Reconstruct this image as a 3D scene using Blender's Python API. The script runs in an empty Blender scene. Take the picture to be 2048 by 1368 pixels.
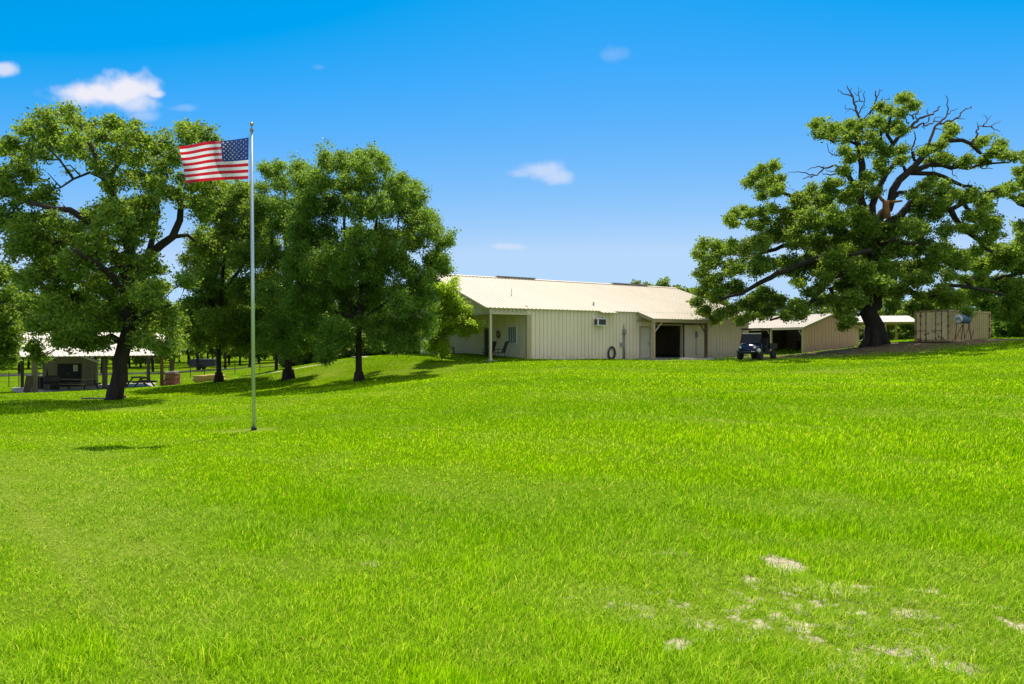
import bpy, math, random
import numpy as np
from mathutils import Matrix, Vector
random.seed(7); rng = np.random.default_rng(11)
R = math.radians
S = bpy.context.scene
COL = S.collection
F = 1365.0; CZ = 1.65            # focal length in photo pixels, eye height
def P(u, v, Y):                  # where the sight line of a photo pixel meets depth Y
    return np.array([(u-1024)/F*Y, Y, CZ-(v-684)/F*Y])

# ------------------------------------------------------------------ materials
def new_mat(name):
    m = bpy.data.materials.new(name); m.use_nodes = True
    nt = m.node_tree; nt.nodes.clear()
    out = nt.nodes.new('ShaderNodeOutputMaterial')
    return m, nt, out
def N(nt, t, **kw):
    n = nt.nodes.new(t)
    for k, v in kw.items(): setattr(n, k, v)
    return n
def ramp(nt, fac, stops):
    r = N(nt, 'ShaderNodeValToRGB')
    els = r.color_ramp.elements
    while len(els) < len(stops): els.new(0.5)
    for e, (p, c) in zip(els, stops):
        e.position = p; e.color = (*c, 1) if len(c) == 3 else c
    nt.links.new(fac, r.inputs[0]); return r.outputs[0]
def noise(nt, scale, detail=4, rough=.55, vec=None, coord='Object'):
    n = N(nt, 'ShaderNodeTexNoise'); n.inputs['Scale'].default_value = scale
    n.inputs['Detail'].default_value = detail; n.inputs['Roughness'].default_value = rough
    if vec is None:
        vec = N(nt, 'ShaderNodeTexCoord').outputs[coord]
    nt.links.new(vec, n.inputs['Vector']); return n.outputs['Fac']
def mixc(nt, fac, a, b, mode='MIX'):
    m = N(nt, 'ShaderNodeMix', data_type='RGBA', blend_type=mode)
    for s, x in ((m.inputs[0], fac), (m.inputs[6], a), (m.inputs[7], b)):
        if hasattr(x, 'links'): nt.links.new(x, s)
        else: s.default_value = x if not isinstance(x, tuple) else (*x[:3], 1)
    return m.outputs[2]
def math_(nt, op, a, b=0.0, clamp=False):
    m = N(nt, 'ShaderNodeMath', operation=op); m.use_clamp = clamp
    for s, x in zip(m.inputs, (a, b)):
        if hasattr(x, 'links'): nt.links.new(x, s)
        else: s.default_value = x
    return m.outputs[0]
def surf(name, c1, c2=None, scale=3, rough=.6, metal=0, bump=0, bscale=30, spec=.4, stretch=None, wear=None):
    m, nt, out = new_mat(name)
    b = N(nt, 'ShaderNodeBsdfPrincipled')
    b.inputs['Roughness'].default_value = rough; b.inputs['Metallic'].default_value = metal
    b.inputs['Specular IOR Level'].default_value = spec
    vec = None
    if stretch:
        mp = N(nt, 'ShaderNodeMapping'); mp.inputs['Scale'].default_value = stretch
        nt.links.new(N(nt, 'ShaderNodeTexCoord').outputs['Object'], mp.inputs[0]); vec = mp.outputs[0]
    f = noise(nt, scale, 6, .6, vec)
    col = ramp(nt, f, [(.3, c1), (.7, c2 or tuple(x*.8 for x in c1))])
    if wear:                                   # (colour, scale, threshold)
        w = noise(nt, wear[1], 8, .65)
        w = ramp(nt, w, [(wear[2], (0, 0, 0)), (wear[2]+.04, (1, 1, 1))])
        col = mixc(nt, w, col, wear[0])
    nt.links.new(col, b.inputs['Base Color'])
    if bump:
        bp = N(nt, 'ShaderNodeBump'); bp.inputs['Strength'].default_value = bump; bp.inputs['Distance'].default_value = .02
        nt.links.new(noise(nt, bscale, 5, .6, vec), bp.inputs['Height']); nt.links.new(bp.outputs[0], b.inputs['Normal'])
    nt.links.new(b.outputs[0], out.inputs[0]); return m
def leafmat(name, dark, light, trans, k=.4, nscale=.9, gloss=.35):
    m, nt, out = new_mat(name)
    g = N(nt, 'ShaderNodeNewGeometry').outputs['Random Per Island']
    n1 = noise(nt, nscale, 3)
    f = math_(nt, 'ADD', math_(nt, 'MULTIPLY', g, .65), math_(nt, 'MULTIPLY', n1, .55))
    col = ramp(nt, f, [(.25, dark), (.85, light)])
    tc = ramp(nt, f, [(.25, tuple(x*.6 for x in trans)), (.85, trans)])
    d = N(nt, 'ShaderNodeBsdfPrincipled'); d.inputs['Roughness'].default_value = gloss
    d.inputs['Specular IOR Level'].default_value = .22
    nt.links.new(col, d.inputs['Base Color'])
    t = N(nt, 'ShaderNodeBsdfTranslucent'); nt.links.new(tc, t.inputs[0])
    mx = N(nt, 'ShaderNodeMixShader'); mx.inputs[0].default_value = k
    nt.links.new(d.outputs[0], mx.inputs[1]); nt.links.new(t.outputs[0], mx.inputs[2])
    nt.links.new(mx.outputs[0], out.inputs[0]); return m

M = {}
M['siding'] = surf('cream siding', (.86, .735, .56), (.79, .67, .50), 1.2, .5, stretch=(1, 1, .25), bump=.03)
M['siding_pink'] = surf('tan pink siding', (.92, .57, .49), (.84, .51, .44), 1.2, .5, stretch=(1, 1, .25), bump=.03)
M['roof'] = surf('pale metal roof', (.70, .60, .45), (.63, .535, .395), .6, .6, .0, spec=.2, stretch=(1, .2, 1), wear=((.36, .32, .25), .9, .70))
M['roof_white'] = surf('white metal roof', (.70, .62, .52), (.63, .55, .46), .5, .6, .0, spec=.2)
for k_m in ('siding', 'siding_pink'):           # splashed dirt along the foot of the walls and faint run marks
    nt = M[k_m].node_tree; pr = [n for n in nt.nodes if n.type == 'BSDF_PRINCIPLED'][0]
    base = pr.inputs['Base Color'].links[0].from_socket
    tcn = N(nt, 'ShaderNodeTexCoord').outputs['Object']; sz = N(nt, 'ShaderNodeSeparateXYZ'); nt.links.new(tcn, sz.inputs[0])
    mp = N(nt, 'ShaderNodeMapping'); mp.inputs['Scale'].default_value = (5, 5, .35); nt.links.new(tcn, mp.inputs[0])
    run = noise(nt, 1.0, 6, .7, mp.outputs[0]); foot = N(nt, 'ShaderNodeMapRange'); nt.links.new(sz.outputs[2], foot.inputs[0])
    for i_, x in ((1, .55), (2, -.15), (3, 0), (4, 1)): foot.inputs[i_].default_value = x
    g1 = math_(nt, 'MULTIPLY', foot.outputs[0], ramp(nt, noise(nt, 3, 6, .7), [(.35, (0, 0, 0)), (.7, (1, 1, 1))]))
    g2 = math_(nt, 'MULTIPLY', ramp(nt, run, [(.5, (0, 0, 0)), (.75, (1, 1, 1))]), .35)
    nt.links.new(mixc(nt, math_(nt, 'MULTIPLY', math_(nt, 'MAXIMUM', g1, g2), .6), base, (.40, .33, .20)), pr.inputs['Base Color'])
M['trim'] = surf('tan trim', (.50, .40, .24), (.43, .34, .2), 3, .5)
M['trim_light'] = surf('cream trim', (.62, .54, .38), (.55, .48, .33), 3, .5)
M['brown'] = surf('brown post paint', (.17, .10, .055), (.13, .075, .04), 3, .6, bump=.1)
M['dark'] = surf('near black', (.012, .012, .014), (.02, .02, .022), 5, .6)
M['black_metal'] = surf('black metal', (.02, .02, .022), (.03, .028, .026), 5, .4)
M['glass'] = surf('dark window glass', (.02, .025, .025), (.03, .035, .03), 2, .12, spec=.3)
M['door'] = surf('off white door', (.62, .56, .45), (.56, .5, .4), 2, .45)
M['concrete'] = surf('concrete', (.40, .38, .34), (.32, .30, .27), 2.5, .9, bump=.2, bscale=40)
M['white'] = surf('white paint', (.78, .77, .72), (.70, .69, .65), 3, .45)
M['grey'] = surf('grey painted metal', (.32, .33, .33), (.25, .26, .26), 4, .45)
M['screen'] = surf('dark grille', (.06, .06, .07), (.04, .04, .05), 60, .6, bump=.4, bscale=120)
M['hose'] = surf('dark green hose', (.02, .04, .045), (.03, .055, .05), 8, .4)
M['stone'] = surf('grey stone', (.24, .23, .2), (.14, .13, .12), 6, .9, bump=.8, bscale=10)
M['redstone'] = surf('reddish stone', (.20, .10, .06), (.11, .055, .035), 5, .9, bump=.9, bscale=8, wear=((.42, .33, .24), 4, .62))
M['hay'] = surf('yellow hay', (.55, .40, .14), (.38, .25, .08), 18, .95, bump=1, bscale=60, stretch=(1, 1, 5))
M['wood'] = surf('weathered dark wood', (.10, .075, .055), (.06, .045, .035), 4, .8, bump=.3, stretch=(1, 1, 6))
M['wood_grey'] = surf('grey wood', (.22, .19, .15), (.15, .13, .1), 5, .8, bump=.3, stretch=(6, 1, 1))
M['shedwall'] = surf('dull olive tan shed wall', (.25, .22, .13), (.2, .18, .1), 2, .7)
M['bark'] = surf('dark oak bark', (.05, .038, .03), (.02, .016, .013), 5, .95, bump=1, bscale=14, stretch=(1, 1, .25))
M['deadwood'] = surf('bare grey branch', (.15, .11, .10), (.07, .05, .05), 4, .9, bump=.5, bscale=20)
M['stub'] = surf('raw orange wood', (.34, .15, .05), (.2, .08, .03), 5, .9, bump=.6, stretch=(4, 4, .5))
M['blue'] = surf('dark blue paint', (.005, .011, .045), (.004, .009, .038), 2, .2, spec=.5)
M['rubber'] = surf('tyre rubber', (.018, .018, .018), (.03, .03, .028), 8, .85, bump=.4)
M['lamp'] = surf('pale lamp lens', (.75, .72, .55), (.65, .62, .48), 5, .15)
M['seat'] = surf('dark vinyl seat', (.03, .03, .035), (.02, .02, .024), 5, .5)
M['tank'] = surf('blue grey tank', (.10, .16, .27), (.08, .13, .22), 3, .35, wear=((.3, .33, .36), 3, .66))
M['container_side'] = surf('olive tan container', (.46, .36, .15), (.38, .29, .115), 2, .6, wear=((.16, .07, .03), 2.2, .66))
M['container_door'] = surf('cream rusted container doors', (.95, .74, .42), (.88, .67, .37), 2, .55, wear=((.25, .09, .035), 2.6, .60))
M['rust'] = surf('rusty steel', (.22, .10, .045), (.14, .06, .03), 8, .8, bump=.3)
M['yellowwood'] = surf('yellow timber', (.55, .40, .16), (.45, .32, .12), 3, .7)
M['pole'] = surf('brushed aluminium pole', (.58, .66, .66), (.5, .58, .58), 3, .32, .65, stretch=(1, 1, .1))
M['gold'] = surf('dull gold ball', (.55, .42, .16), (.45, .34, .12), 3, .3, .8)
M['rope'] = surf('rope', (.35, .33, .29), (.25, .24, .2), 20, .9)
M['red'] = surf('flag red', (.62, .012, .03), (.56, .01, .026), 9, .6)
M['fwhite'] = surf('flag white', (.80, .79, .82), (.74, .73, .76), 9, .6)
M['navy'] = surf('flag blue', (.02, .06, .26), (.018, .05, .22), 9, .6)
M['leaf_oak'] = leafmat('oak leaves', (.03, .08, .012), (.185, .295, .04), (.44, .61, .045), .44, gloss=.5)
M['leaf_fine'] = leafmat('small leaves', (.028, .078, .013), (.165, .285, .04), (.41, .61, .05), .44, gloss=.5)
M['leaf_bright'] = leafmat('bright yellow green leaves', (.10, .15, .012), (.28, .39, .035), (.62, .82, .06), .66, gloss=.5)
M['leaf_far'] = leafmat('far foliage', (.05, .10, .015), (.18, .26, .04), (.36, .48, .05), .45, .3, gloss=.5)
for f in ('red', 'fwhite', 'navy'):          # cloth lets some light through
    nt = M[f].node_tree; out = [n for n in nt.nodes if n.type == 'OUTPUT_MATERIAL'][0]
    pr = [n for n in nt.nodes if n.type == 'BSDF_PRINCIPLED'][0]
    t = N(nt, 'ShaderNodeBsdfTranslucent'); mx = N(nt, 'ShaderNodeMixShader'); mx.inputs[0].default_value = .45
    nt.links.new(pr.inputs['Base Color'].links[0].from_socket, t.inputs[0])
    nt.links.new(pr.outputs[0], mx.inputs[1]); nt.links.new(t.outputs[0], mx.inputs[2]); nt.links.new(mx.outputs[0], out.inputs[0])

# ------------------------------------------------------------------ mesh helpers
def link(o, parent=None):
    COL.objects.link(o)
    if parent is not None: o.parent = parent
    return o
def tag(o, label=None, cat=None, group=None, kind=None):
    if label: o['label'] = label
    if cat: o['category'] = cat
    if group: o['group'] = group
    if kind: o['kind'] = kind
    return o
def thing(name, label, cat, loc=(0, 0, 0), rz=0, group=None):
    o = bpy.data.objects.new(name, None); o.location = loc; o.rotation_euler = (0, 0, rz)
    o.empty_display_size = .3
    return tag(link(o), label, cat, group)
def mesh_np(name, V, faces, mats, parent=None, k=4, midx=None, smooth=False):
    me = bpy.data.meshes.new(name)
    V = np.asarray(V, dtype=np.float32); faces = np.asarray(faces, dtype=np.int32).reshape(-1)
    nf = len(faces)//k
    me.vertices.add(len(V)); me.vertices.foreach_set('co', V.reshape(-1))
    me.loops.add(len(faces)); me.loops.foreach_set('vertex_index', faces)
    me.polygons.add(nf); me.polygons.foreach_set('loop_start', np.arange(0, nf*k, k, dtype=np.int32))
    me.polygons.foreach_set('loop_total', np.full(nf, k, dtype=np.int32))
    for m in (mats if isinstance(mats, (list, tuple)) else [mats]): me.materials.append(m)
    if midx is not None: me.polygons.foreach_set('material_index', np.asarray(midx, dtype=np.int32))
    if smooth: me.polygons.foreach_set('use_smooth', np.ones(nf, dtype=bool))
    me.update(calc_edges=True)
    return link(bpy.data.objects.new(name, me), parent)
class MB:
    def __init__(s): s.v = []; s.f = []; s.m = []; s.mi = 0; s.sm = []
    def add(s, V, Fc, smooth=False):
        o = len(s.v); s.v += [tuple(map(float, p)) for p in V]
        for f in Fc: s.f.append(tuple(i+o for i in f)); s.m.append(s.mi); s.sm.append(smooth)
        return s
    def box(s, x0, x1, y0, y1, z0, z1, mat=None):
        V = [(x, y, z) for z in (z0, z1) for y in (y0, y1) for x in (x0, x1)]
        if mat is not None: V = [mat @ Vector(p) for p in V]
        return s.add(V, [(0, 2, 3, 1), (4, 5, 7, 6), (0, 1, 5, 4), (2, 6, 7, 3), (0, 4, 6, 2), (1, 3, 7, 5)])
    def beam(s, a, b, w, h, up=(0, 0, 1)):       # rectangular bar from a to b
        a, b = Vector(a), Vector(b); d = (b-a).normalized(); up = Vector(up)
        if abs(d.dot(up)) > .98: up = Vector((0, 1, 0))
        x = d.cross(up).normalized(); y = x.cross(d).normalized()
        V = [p + x*i*w/2 + y*j*h/2 for p in (a, b) for j in (-1, 1) for i in (-1, 1)]
        return s.add(V, [(0, 2, 3, 1), (4, 5, 7, 6), (0, 1, 5, 4), (2, 6, 7, 3), (0, 4, 6, 2), (1, 3, 7, 5)])
    def tube(s, pts, rad, n=8, cap=True):
        pts = [Vector(p) for p in pts]; m = len(pts)
        if not hasattr(rad, '__len__'): rad = [rad]*m
        t = (pts[1]-pts[0]).normalized(); r = t.orthogonal().normalized(); V = []
        for i, p in enumerate(pts):
            t2 = (pts[min(i+1, m-1)]-pts[max(i-1, 0)])
            t2 = t2.normalized() if t2.length > 1e-9 else t
            r = (r - t2*r.dot(t2)); r = r.normalized() if r.length > 1e-6 else t2.orthogonal().normalized()
            q = t2.cross(r); t = t2
            for k in range(n):
                a = 2*math.pi*k/n; V.append(p + (r*math.cos(a)+q*math.sin(a))*rad[i])
        Fc = [(i*n+k, i*n+(k+1) % n, (i+1)*n+(k+1) % n, (i+1)*n+k) for i in range(m-1) for k in range(n)]
        if cap: Fc += [tuple(range(n))[::-1], tuple(range((m-1)*n, m*n))]
        return s.add(V, Fc, True)
    def lathe(s, c, prof, n=16, axis='z'):
        V = []
        for r, z in prof:
            for k in range(n):
                a = 2*math.pi*k/n; x, y = r*math.cos(a), r*math.sin(a)
                q = {'z': (x, y, z), 'y': (x, z, y), 'x': (z, x, y)}[axis]
                V.append((c[0]+q[0], c[1]+q[1], c[2]+q[2]))
        m = len(prof)
        Fc = [(i*n+k, i*n+(k+1) % n, (i+1)*n+(k+1) % n, (i+1)*n+k) for i in range(m-1) for k in range(n)]
        Fc += [tuple(range(n))[::-1], tuple(range((m-1)*n, m*n))]
        return s.add(V, Fc, True)
    def poly_prism(s, pts, ext):                 # planar polygon extruded by ext
        n = len(pts); e = Vector(ext); V = [Vector(p) for p in pts] + [Vector(p)+e for p in pts]
        Fc = [tuple(range(n))[::-1], tuple(range(n, 2*n))] + [(i, (i+1) % n, n+(i+1) % n, n+i) for i in range(n)]
        return s.add(V, Fc)
    def build(s, name, mat, parent=None, bevel=0):
        me = bpy.data.meshes.new(name); me.from_pydata(s.v, [], s.f)
        for m in (mat if isinstance(mat, (list, tuple)) else [mat]): me.materials.append(m)
        me.polygons.foreach_set('material_index', s.m); me.polygons.foreach_set('use_smooth', s.sm)
        me.update(); o = link(bpy.data.objects.new(name, me), parent)
        import bmesh as bm_
        b = bm_.new(); b.from_mesh(me); bm_.ops.recalc_face_normals(b, faces=b.faces); b.to_mesh(me); b.free()
        if bevel:
            bv = o.modifiers.new('bevel', 'BEVEL'); bv.width = bevel; bv.segments = 2; bv.limit_method = 'ANGLE'
        return o

# ------------------------------------------------------------------ terrain
ctrl = []
def C(u, v, Y): p = P(u, v, Y); ctrl.append((p[0], p[1], p[2]))
def W(x, y, z): ctrl.append((x, y, z))
for x, z in ((-8, -.02), (0, 0), (8, .03)): W(x, 3, z); W(x, -6, 0)
W(-14, 6, -.12); W(14, 6, .1); W(0, 9, .02); W(-4, 10, -.08); W(6, 12, .1)
C(508, 862, 15); W(0, 20, .15); W(10, 22, .4); W(18, 24, .75); W(-14, 20, -.62)
C(228, 800, 31); C(718, 764, 36); C(577, 760, 42); C(438, 764, 45); C(20, 790, 40)
W(-33, 46, -1.78); W(-25, 52, -1.66); W(-29, 54, -1.74); C(100, 785, 44); C(350, 770, 46)
C(20, 747, 80); C(400, 741, 80); C(20, 728, 115); C(400, 724, 120); C(600, 728, 75); C(700, 716, 55); C(660, 726, 47)
C(950, 735, 37.5); C(1060, 723.5, 40.3); C(800, 716, 43); C(860, 722, 41); C(860, 745, 36)
C(1024, 740, 32); C(1280, 721, 45); C(1400, 720, 44); C(1300, 740, 34)
W(8.7, 55, .5); W(0, 56, .5); W(16, 58, .5)
C(1480, 722, 40.5); C(1560, 716, 44); C(1640, 711, 46); C(1800, 703, 43); C(1990, 687, 43); C(2060, 680, 42)
C(1752, 687, 48); C(1606, 709, 55); C(1716, 690, 58); C(1910, 679, 47); C(1990, 679, 49); C(1780, 680, 66)
C(2048, 676, 60); C(1500, 750, 30); C(1800, 760, 24); C(2048, 780, 18)
W(45, 60, 2.1); W(40, 40, 2.0); W(30, 20, 1.2); W(30, 0, .5); W(-30, 0, -.4); W(-50, 40, -2.0); W(-45, 20, -1.2)
for x in (-220, -110): W(x, 130, -2.2); W(x, 400, -2.2)
for x in (0, 100, 220): W(x, 140, .4+x*.004); W(x, 400, .4)
for x in (-220, 220): W(x, -60, 0); W(x, 40, 1.8 if x > 0 else -2)
ctrl = np.array(ctrl)
def tps_fit(c, lam=.4):
    xy = c[:, :2]; n = len(c)
    d2 = ((xy[:, None]-xy[None])**2).sum(-1); K = .5*d2*np.log(d2+1e-9); K[np.diag_indices(n)] = lam*20
    Pm = np.c_[np.ones(n), xy]; A = np.block([[K, Pm], [Pm.T, np.zeros((3, 3))]])
    return np.linalg.solve(A, np.r_[c[:, 2], 0, 0, 0])
TW = tps_fit(ctrl)
def ground(x, y):
    x = np.atleast_1d(np.asarray(x, float)); y = np.atleast_1d(np.asarray(y, float)); out = np.empty(len(x))
    for i in range(0, len(x), 40000):
        a, b = x[i:i+40000], y[i:i+40000]
        d2 = (a[:, None]-ctrl[:, 0])**2+(b[:, None]-ctrl[:, 1])**2
        out[i:i+40000] = (.5*d2*np.log(d2+1e-9))@TW[:-3]+TW[-3]+TW[-2]*a+TW[-1]*b
    out += .03*np.sin(x*.9+.4*y)*np.sin(y*.7-.3*x)*np.clip((y-5)/10, 0, 1)
    return out
def gz(x, y): return float(ground(x, y)[0])
def on(u, Y, dz=0):                               # a point on the ground seen at photo column u, depth Y
    x = (u-1024)/F*Y; return (x, Y, gz(x, Y)+dz)

# smooth random field used for patches of grass
_fr = np.random.default_rng(5); _fk = [( _fr.normal(size=2), _fr.uniform(0, 6.28)) for _ in range(24)]
def field(x, y, s):
    r = 0
    for i, (k, p) in enumerate(_fk):
        kk = k/np.hypot(*k)*(1+i % 6*.55)/s; r = r+np.sin(x*kk[0]+y*kk[1]+p)/(1+i % 6*.5)
    return r/6.0
soil_spots = []                                   # (x, y, rx, ry, strength) bare sandy ground
def spot(u, v, ru, rv, st=1):
    Y = CZ*F/(v-684); x = (u-1024)/F*Y
    soil_spots.append((x, Y, .8*ru/F*Y, .8*rv/F*Y*Y/CZ, st*(.84 if Y < 4.9 else 1)))
for a in ((1565, 1132, 34, 16, 1.15), (1505, 1164, 26, 9, .95), (1590, 1180, 16, 10, .8), (1670, 1182, 60, 12, 1.0), (1735, 1182, 40, 9, .8), (1862, 1186, 26, 8, .9),
          (1335, 1203, 40, 12, .6), (1245, 1212, 40, 10, .6), (1350, 1290, 60, 16, .62), (1400, 1250, 60, 16, .75), (1530, 1250, 36, 16, .75), (1610, 1262, 30, 18, .75), (1830, 1310, 60, 22, .85),
          (1720, 1345, 50, 26, .9), (1925, 1335, 50, 22, .85), (2040, 1260, 36, 20, .85), (1640, 1352, 60, 16, .8), (1830, 1225, 40, 16, .75), (1300, 1240, 50, 18, .6), (1960, 1215, 40, 12, .65), (1450, 1195, 40, 9, .6),
          (1340, 1110, 40, 10, .5), (1625, 1028, 12, 18, .5), (1650, 1235, 330, 75, .52), (1300, 1215, 160, 30, .45), (1850, 1320, 200, 60, .55), (760, 1130, 45, 12, .45), (1230, 1180, 30, 10, .55)): spot(*a)
def soil(x, y):
    m = np.zeros_like(x)
    for sx, sy, rx, ry, st in soil_spots:
        d = np.sqrt(((x-sx)/rx)**2+((y-sy)/ry)**2); m = np.maximum(m, st*np.clip(1.25-d*.6, 0, 1))
    return np.clip(m, 0, 1)
def dirt(x, y):                                   # leaf litter under the big oak, worn ground at the barn, sandy path
    m = np.zeros_like(x)
    for sx, sy, rx, ry in ((24.8, 46.6, 7.5, 5.0), (19.5, 50, 4.2, 4.2), (18, 45.2, 2.6, 2.0), (30.5, 45.0, 4.6, 2.6)):
        m = np.maximum(m, np.clip(1.5-1.2*np.hypot((x-sx)/rx, (y-sy)/ry), 0, 1))
    return np.clip(m+field(x, y, 1.2)*.35*(m > 0), 0, 1)
def sand(x, y):
    m = np.zeros_like(x)
    for sx, sy, rx, ry in ((-23.8, 50.6, 3.4, 1.7), (-19, 48.4, 3.0, .5), (-15, 47.8, 3.2, .35), (11.5, 44.2, 2.6, .5), (14.5, 44.6, 2.2, .6), (9.8, 44.9, 1.2, .25)):
        m = np.maximum(m, np.clip(1.7-1.3*np.hypot((x-sx)/rx, (y-sy)/ry), 0, 1))
    return np.clip(m+field(x, y, .5)*.25*(m > 0), 0, 1)
def pale(x, y):                                   # mown, dry and pale band at the left front
    line = (x+2.6) + (y-6)*.62
    a = np.clip(.5-line/1.6, 0, 1)*np.clip((16-y)/6, 0, 1)*.4
    b = np.clip(.55-np.abs((x+5.2)+(y-7.2)*.9)/.6, 0, 1)*1.3
    c = np.clip(field(x, y, 2.2)*.9-.15, 0, 1)*.8
    pole = np.exp(-((x+5.67)/.55)**2-((y-15)/.35)**2)*1.4
    bare = .5*soil(x, y)*np.clip(.5+field(x, y, .16)*1.2, 0, 1)
    mown = np.clip(field(x*.8+y*.5, y*.8-x*.4, .7)*1.2-.12, 0, 1)*np.clip((8-y)/4, 0, 1)*np.clip((2.5-x)/3+.3, .3, 1)*.75
    near = np.exp(-((x-2.5)/2.6)**2-((y-4.3)/1.2)**2)*.45
    return np.clip(np.maximum.reduce([a, b, c, pole, bare, near, mown])+field(x, y, .5)*.3+field(x, y, .15)*.15, 0, 1)
def lines(segs):
    out = []
    for a, b, s in segs: out += list(np.arange(a, b, s))
    return np.array(out+[segs[-1][1]])
gx = lines([(-420, -120, 15), (-120, -50, 3), (-50, -8, .6), (-8, 8, .09), (8, 50, .6), (50, 120, 3), (120, 420, 15)])
gy = lines([(-60, 0, 4), (0, 2.4, .4), (2.4, 9, .09), (9, 20, .25), (20, 70, .6), (70, 150, 3), (150, 600, 18)])
X, Y_ = np.meshgrid(gx, gy); xf, yf = X.ravel(), Y_.ravel(); zf = ground(xf, yf)
nx, ny = len(gx), len(gy)
ii = (np.arange(ny-1)[:, None]*nx+np.arange(nx-1)[None]).ravel()
lawn = mesh_np('lawn', np.c_[xf, yf, zf], np.c_[ii, ii+1, ii+1+nx, ii+nx], [], smooth=True)
for nm, fn in (('soil', soil), ('dirt', dirt), ('sand', sand), ('pale', pale)):
    at = lawn.data.attributes.new(nm, 'FLOAT', 'POINT'); at.data.foreach_set('value', fn(xf, yf).astype(np.float32))
tag(lawn, kind='structure')
m, nt, out = new_mat('lawn ground')
b = N(nt, 'ShaderNodeBsdfPrincipled'); b.inputs['Roughness'].default_value = 1; b.inputs['Specular IOR Level'].default_value = .0
g = ramp(nt, noise(nt, .35, 6, .6), [(.3, (.05, .11, .002)), (.7, (.11, .20, .003))])
g = mixc(nt, .45, g, ramp(nt, noise(nt, 14, 6, .7), [(.3, (.04, .08, .002)), (.7, (.17, .25, .005))]))
at = lambda n: N(nt, 'ShaderNodeAttribute', attribute_name=n).outputs['Fac']
g = mixc(nt, math_(nt, 'MULTIPLY', at('pale'), .6), g, (.26, .32, .04))
so = ramp(nt, noise(nt, 9, 8, .7), [(.28, (.22, .17, .10)), (.6, (.54, .46, .31))])
di = ramp(nt, noise(nt, 2.5, 8, .7), [(.35, (.10, .07, .045)), (.65, (.36, .27, .17))])
g = mixc(nt, at('dirt'), g, di); g = mixc(nt, at('sand'), g, (.58, .46, .27)); sm = math_(nt, 'ADD', at('soil'), math_(nt, 'MULTIPLY', math_(nt, 'SUBTRACT', noise(nt, 7, 7, .68), .5), 2.2))
g = mixc(nt, ramp(nt, sm, [(.40, (0, 0, 0)), (.66, (1, 1, 1))]), g, so)
nt.links.new(g, b.inputs['Base Color'])
bp = N(nt, 'ShaderNodeBump'); bp.inputs['Strength'].default_value = .6; bp.inputs['Distance'].default_value = .03
nt.links.new(noise(nt, 22, 6, .7), bp.inputs['Height']); nt.links.new(bp.outputs[0], b.inputs['Normal'])
nt.links.new(b.outputs[0], out.inputs[0]); lawn.data.materials.append(m)

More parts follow.
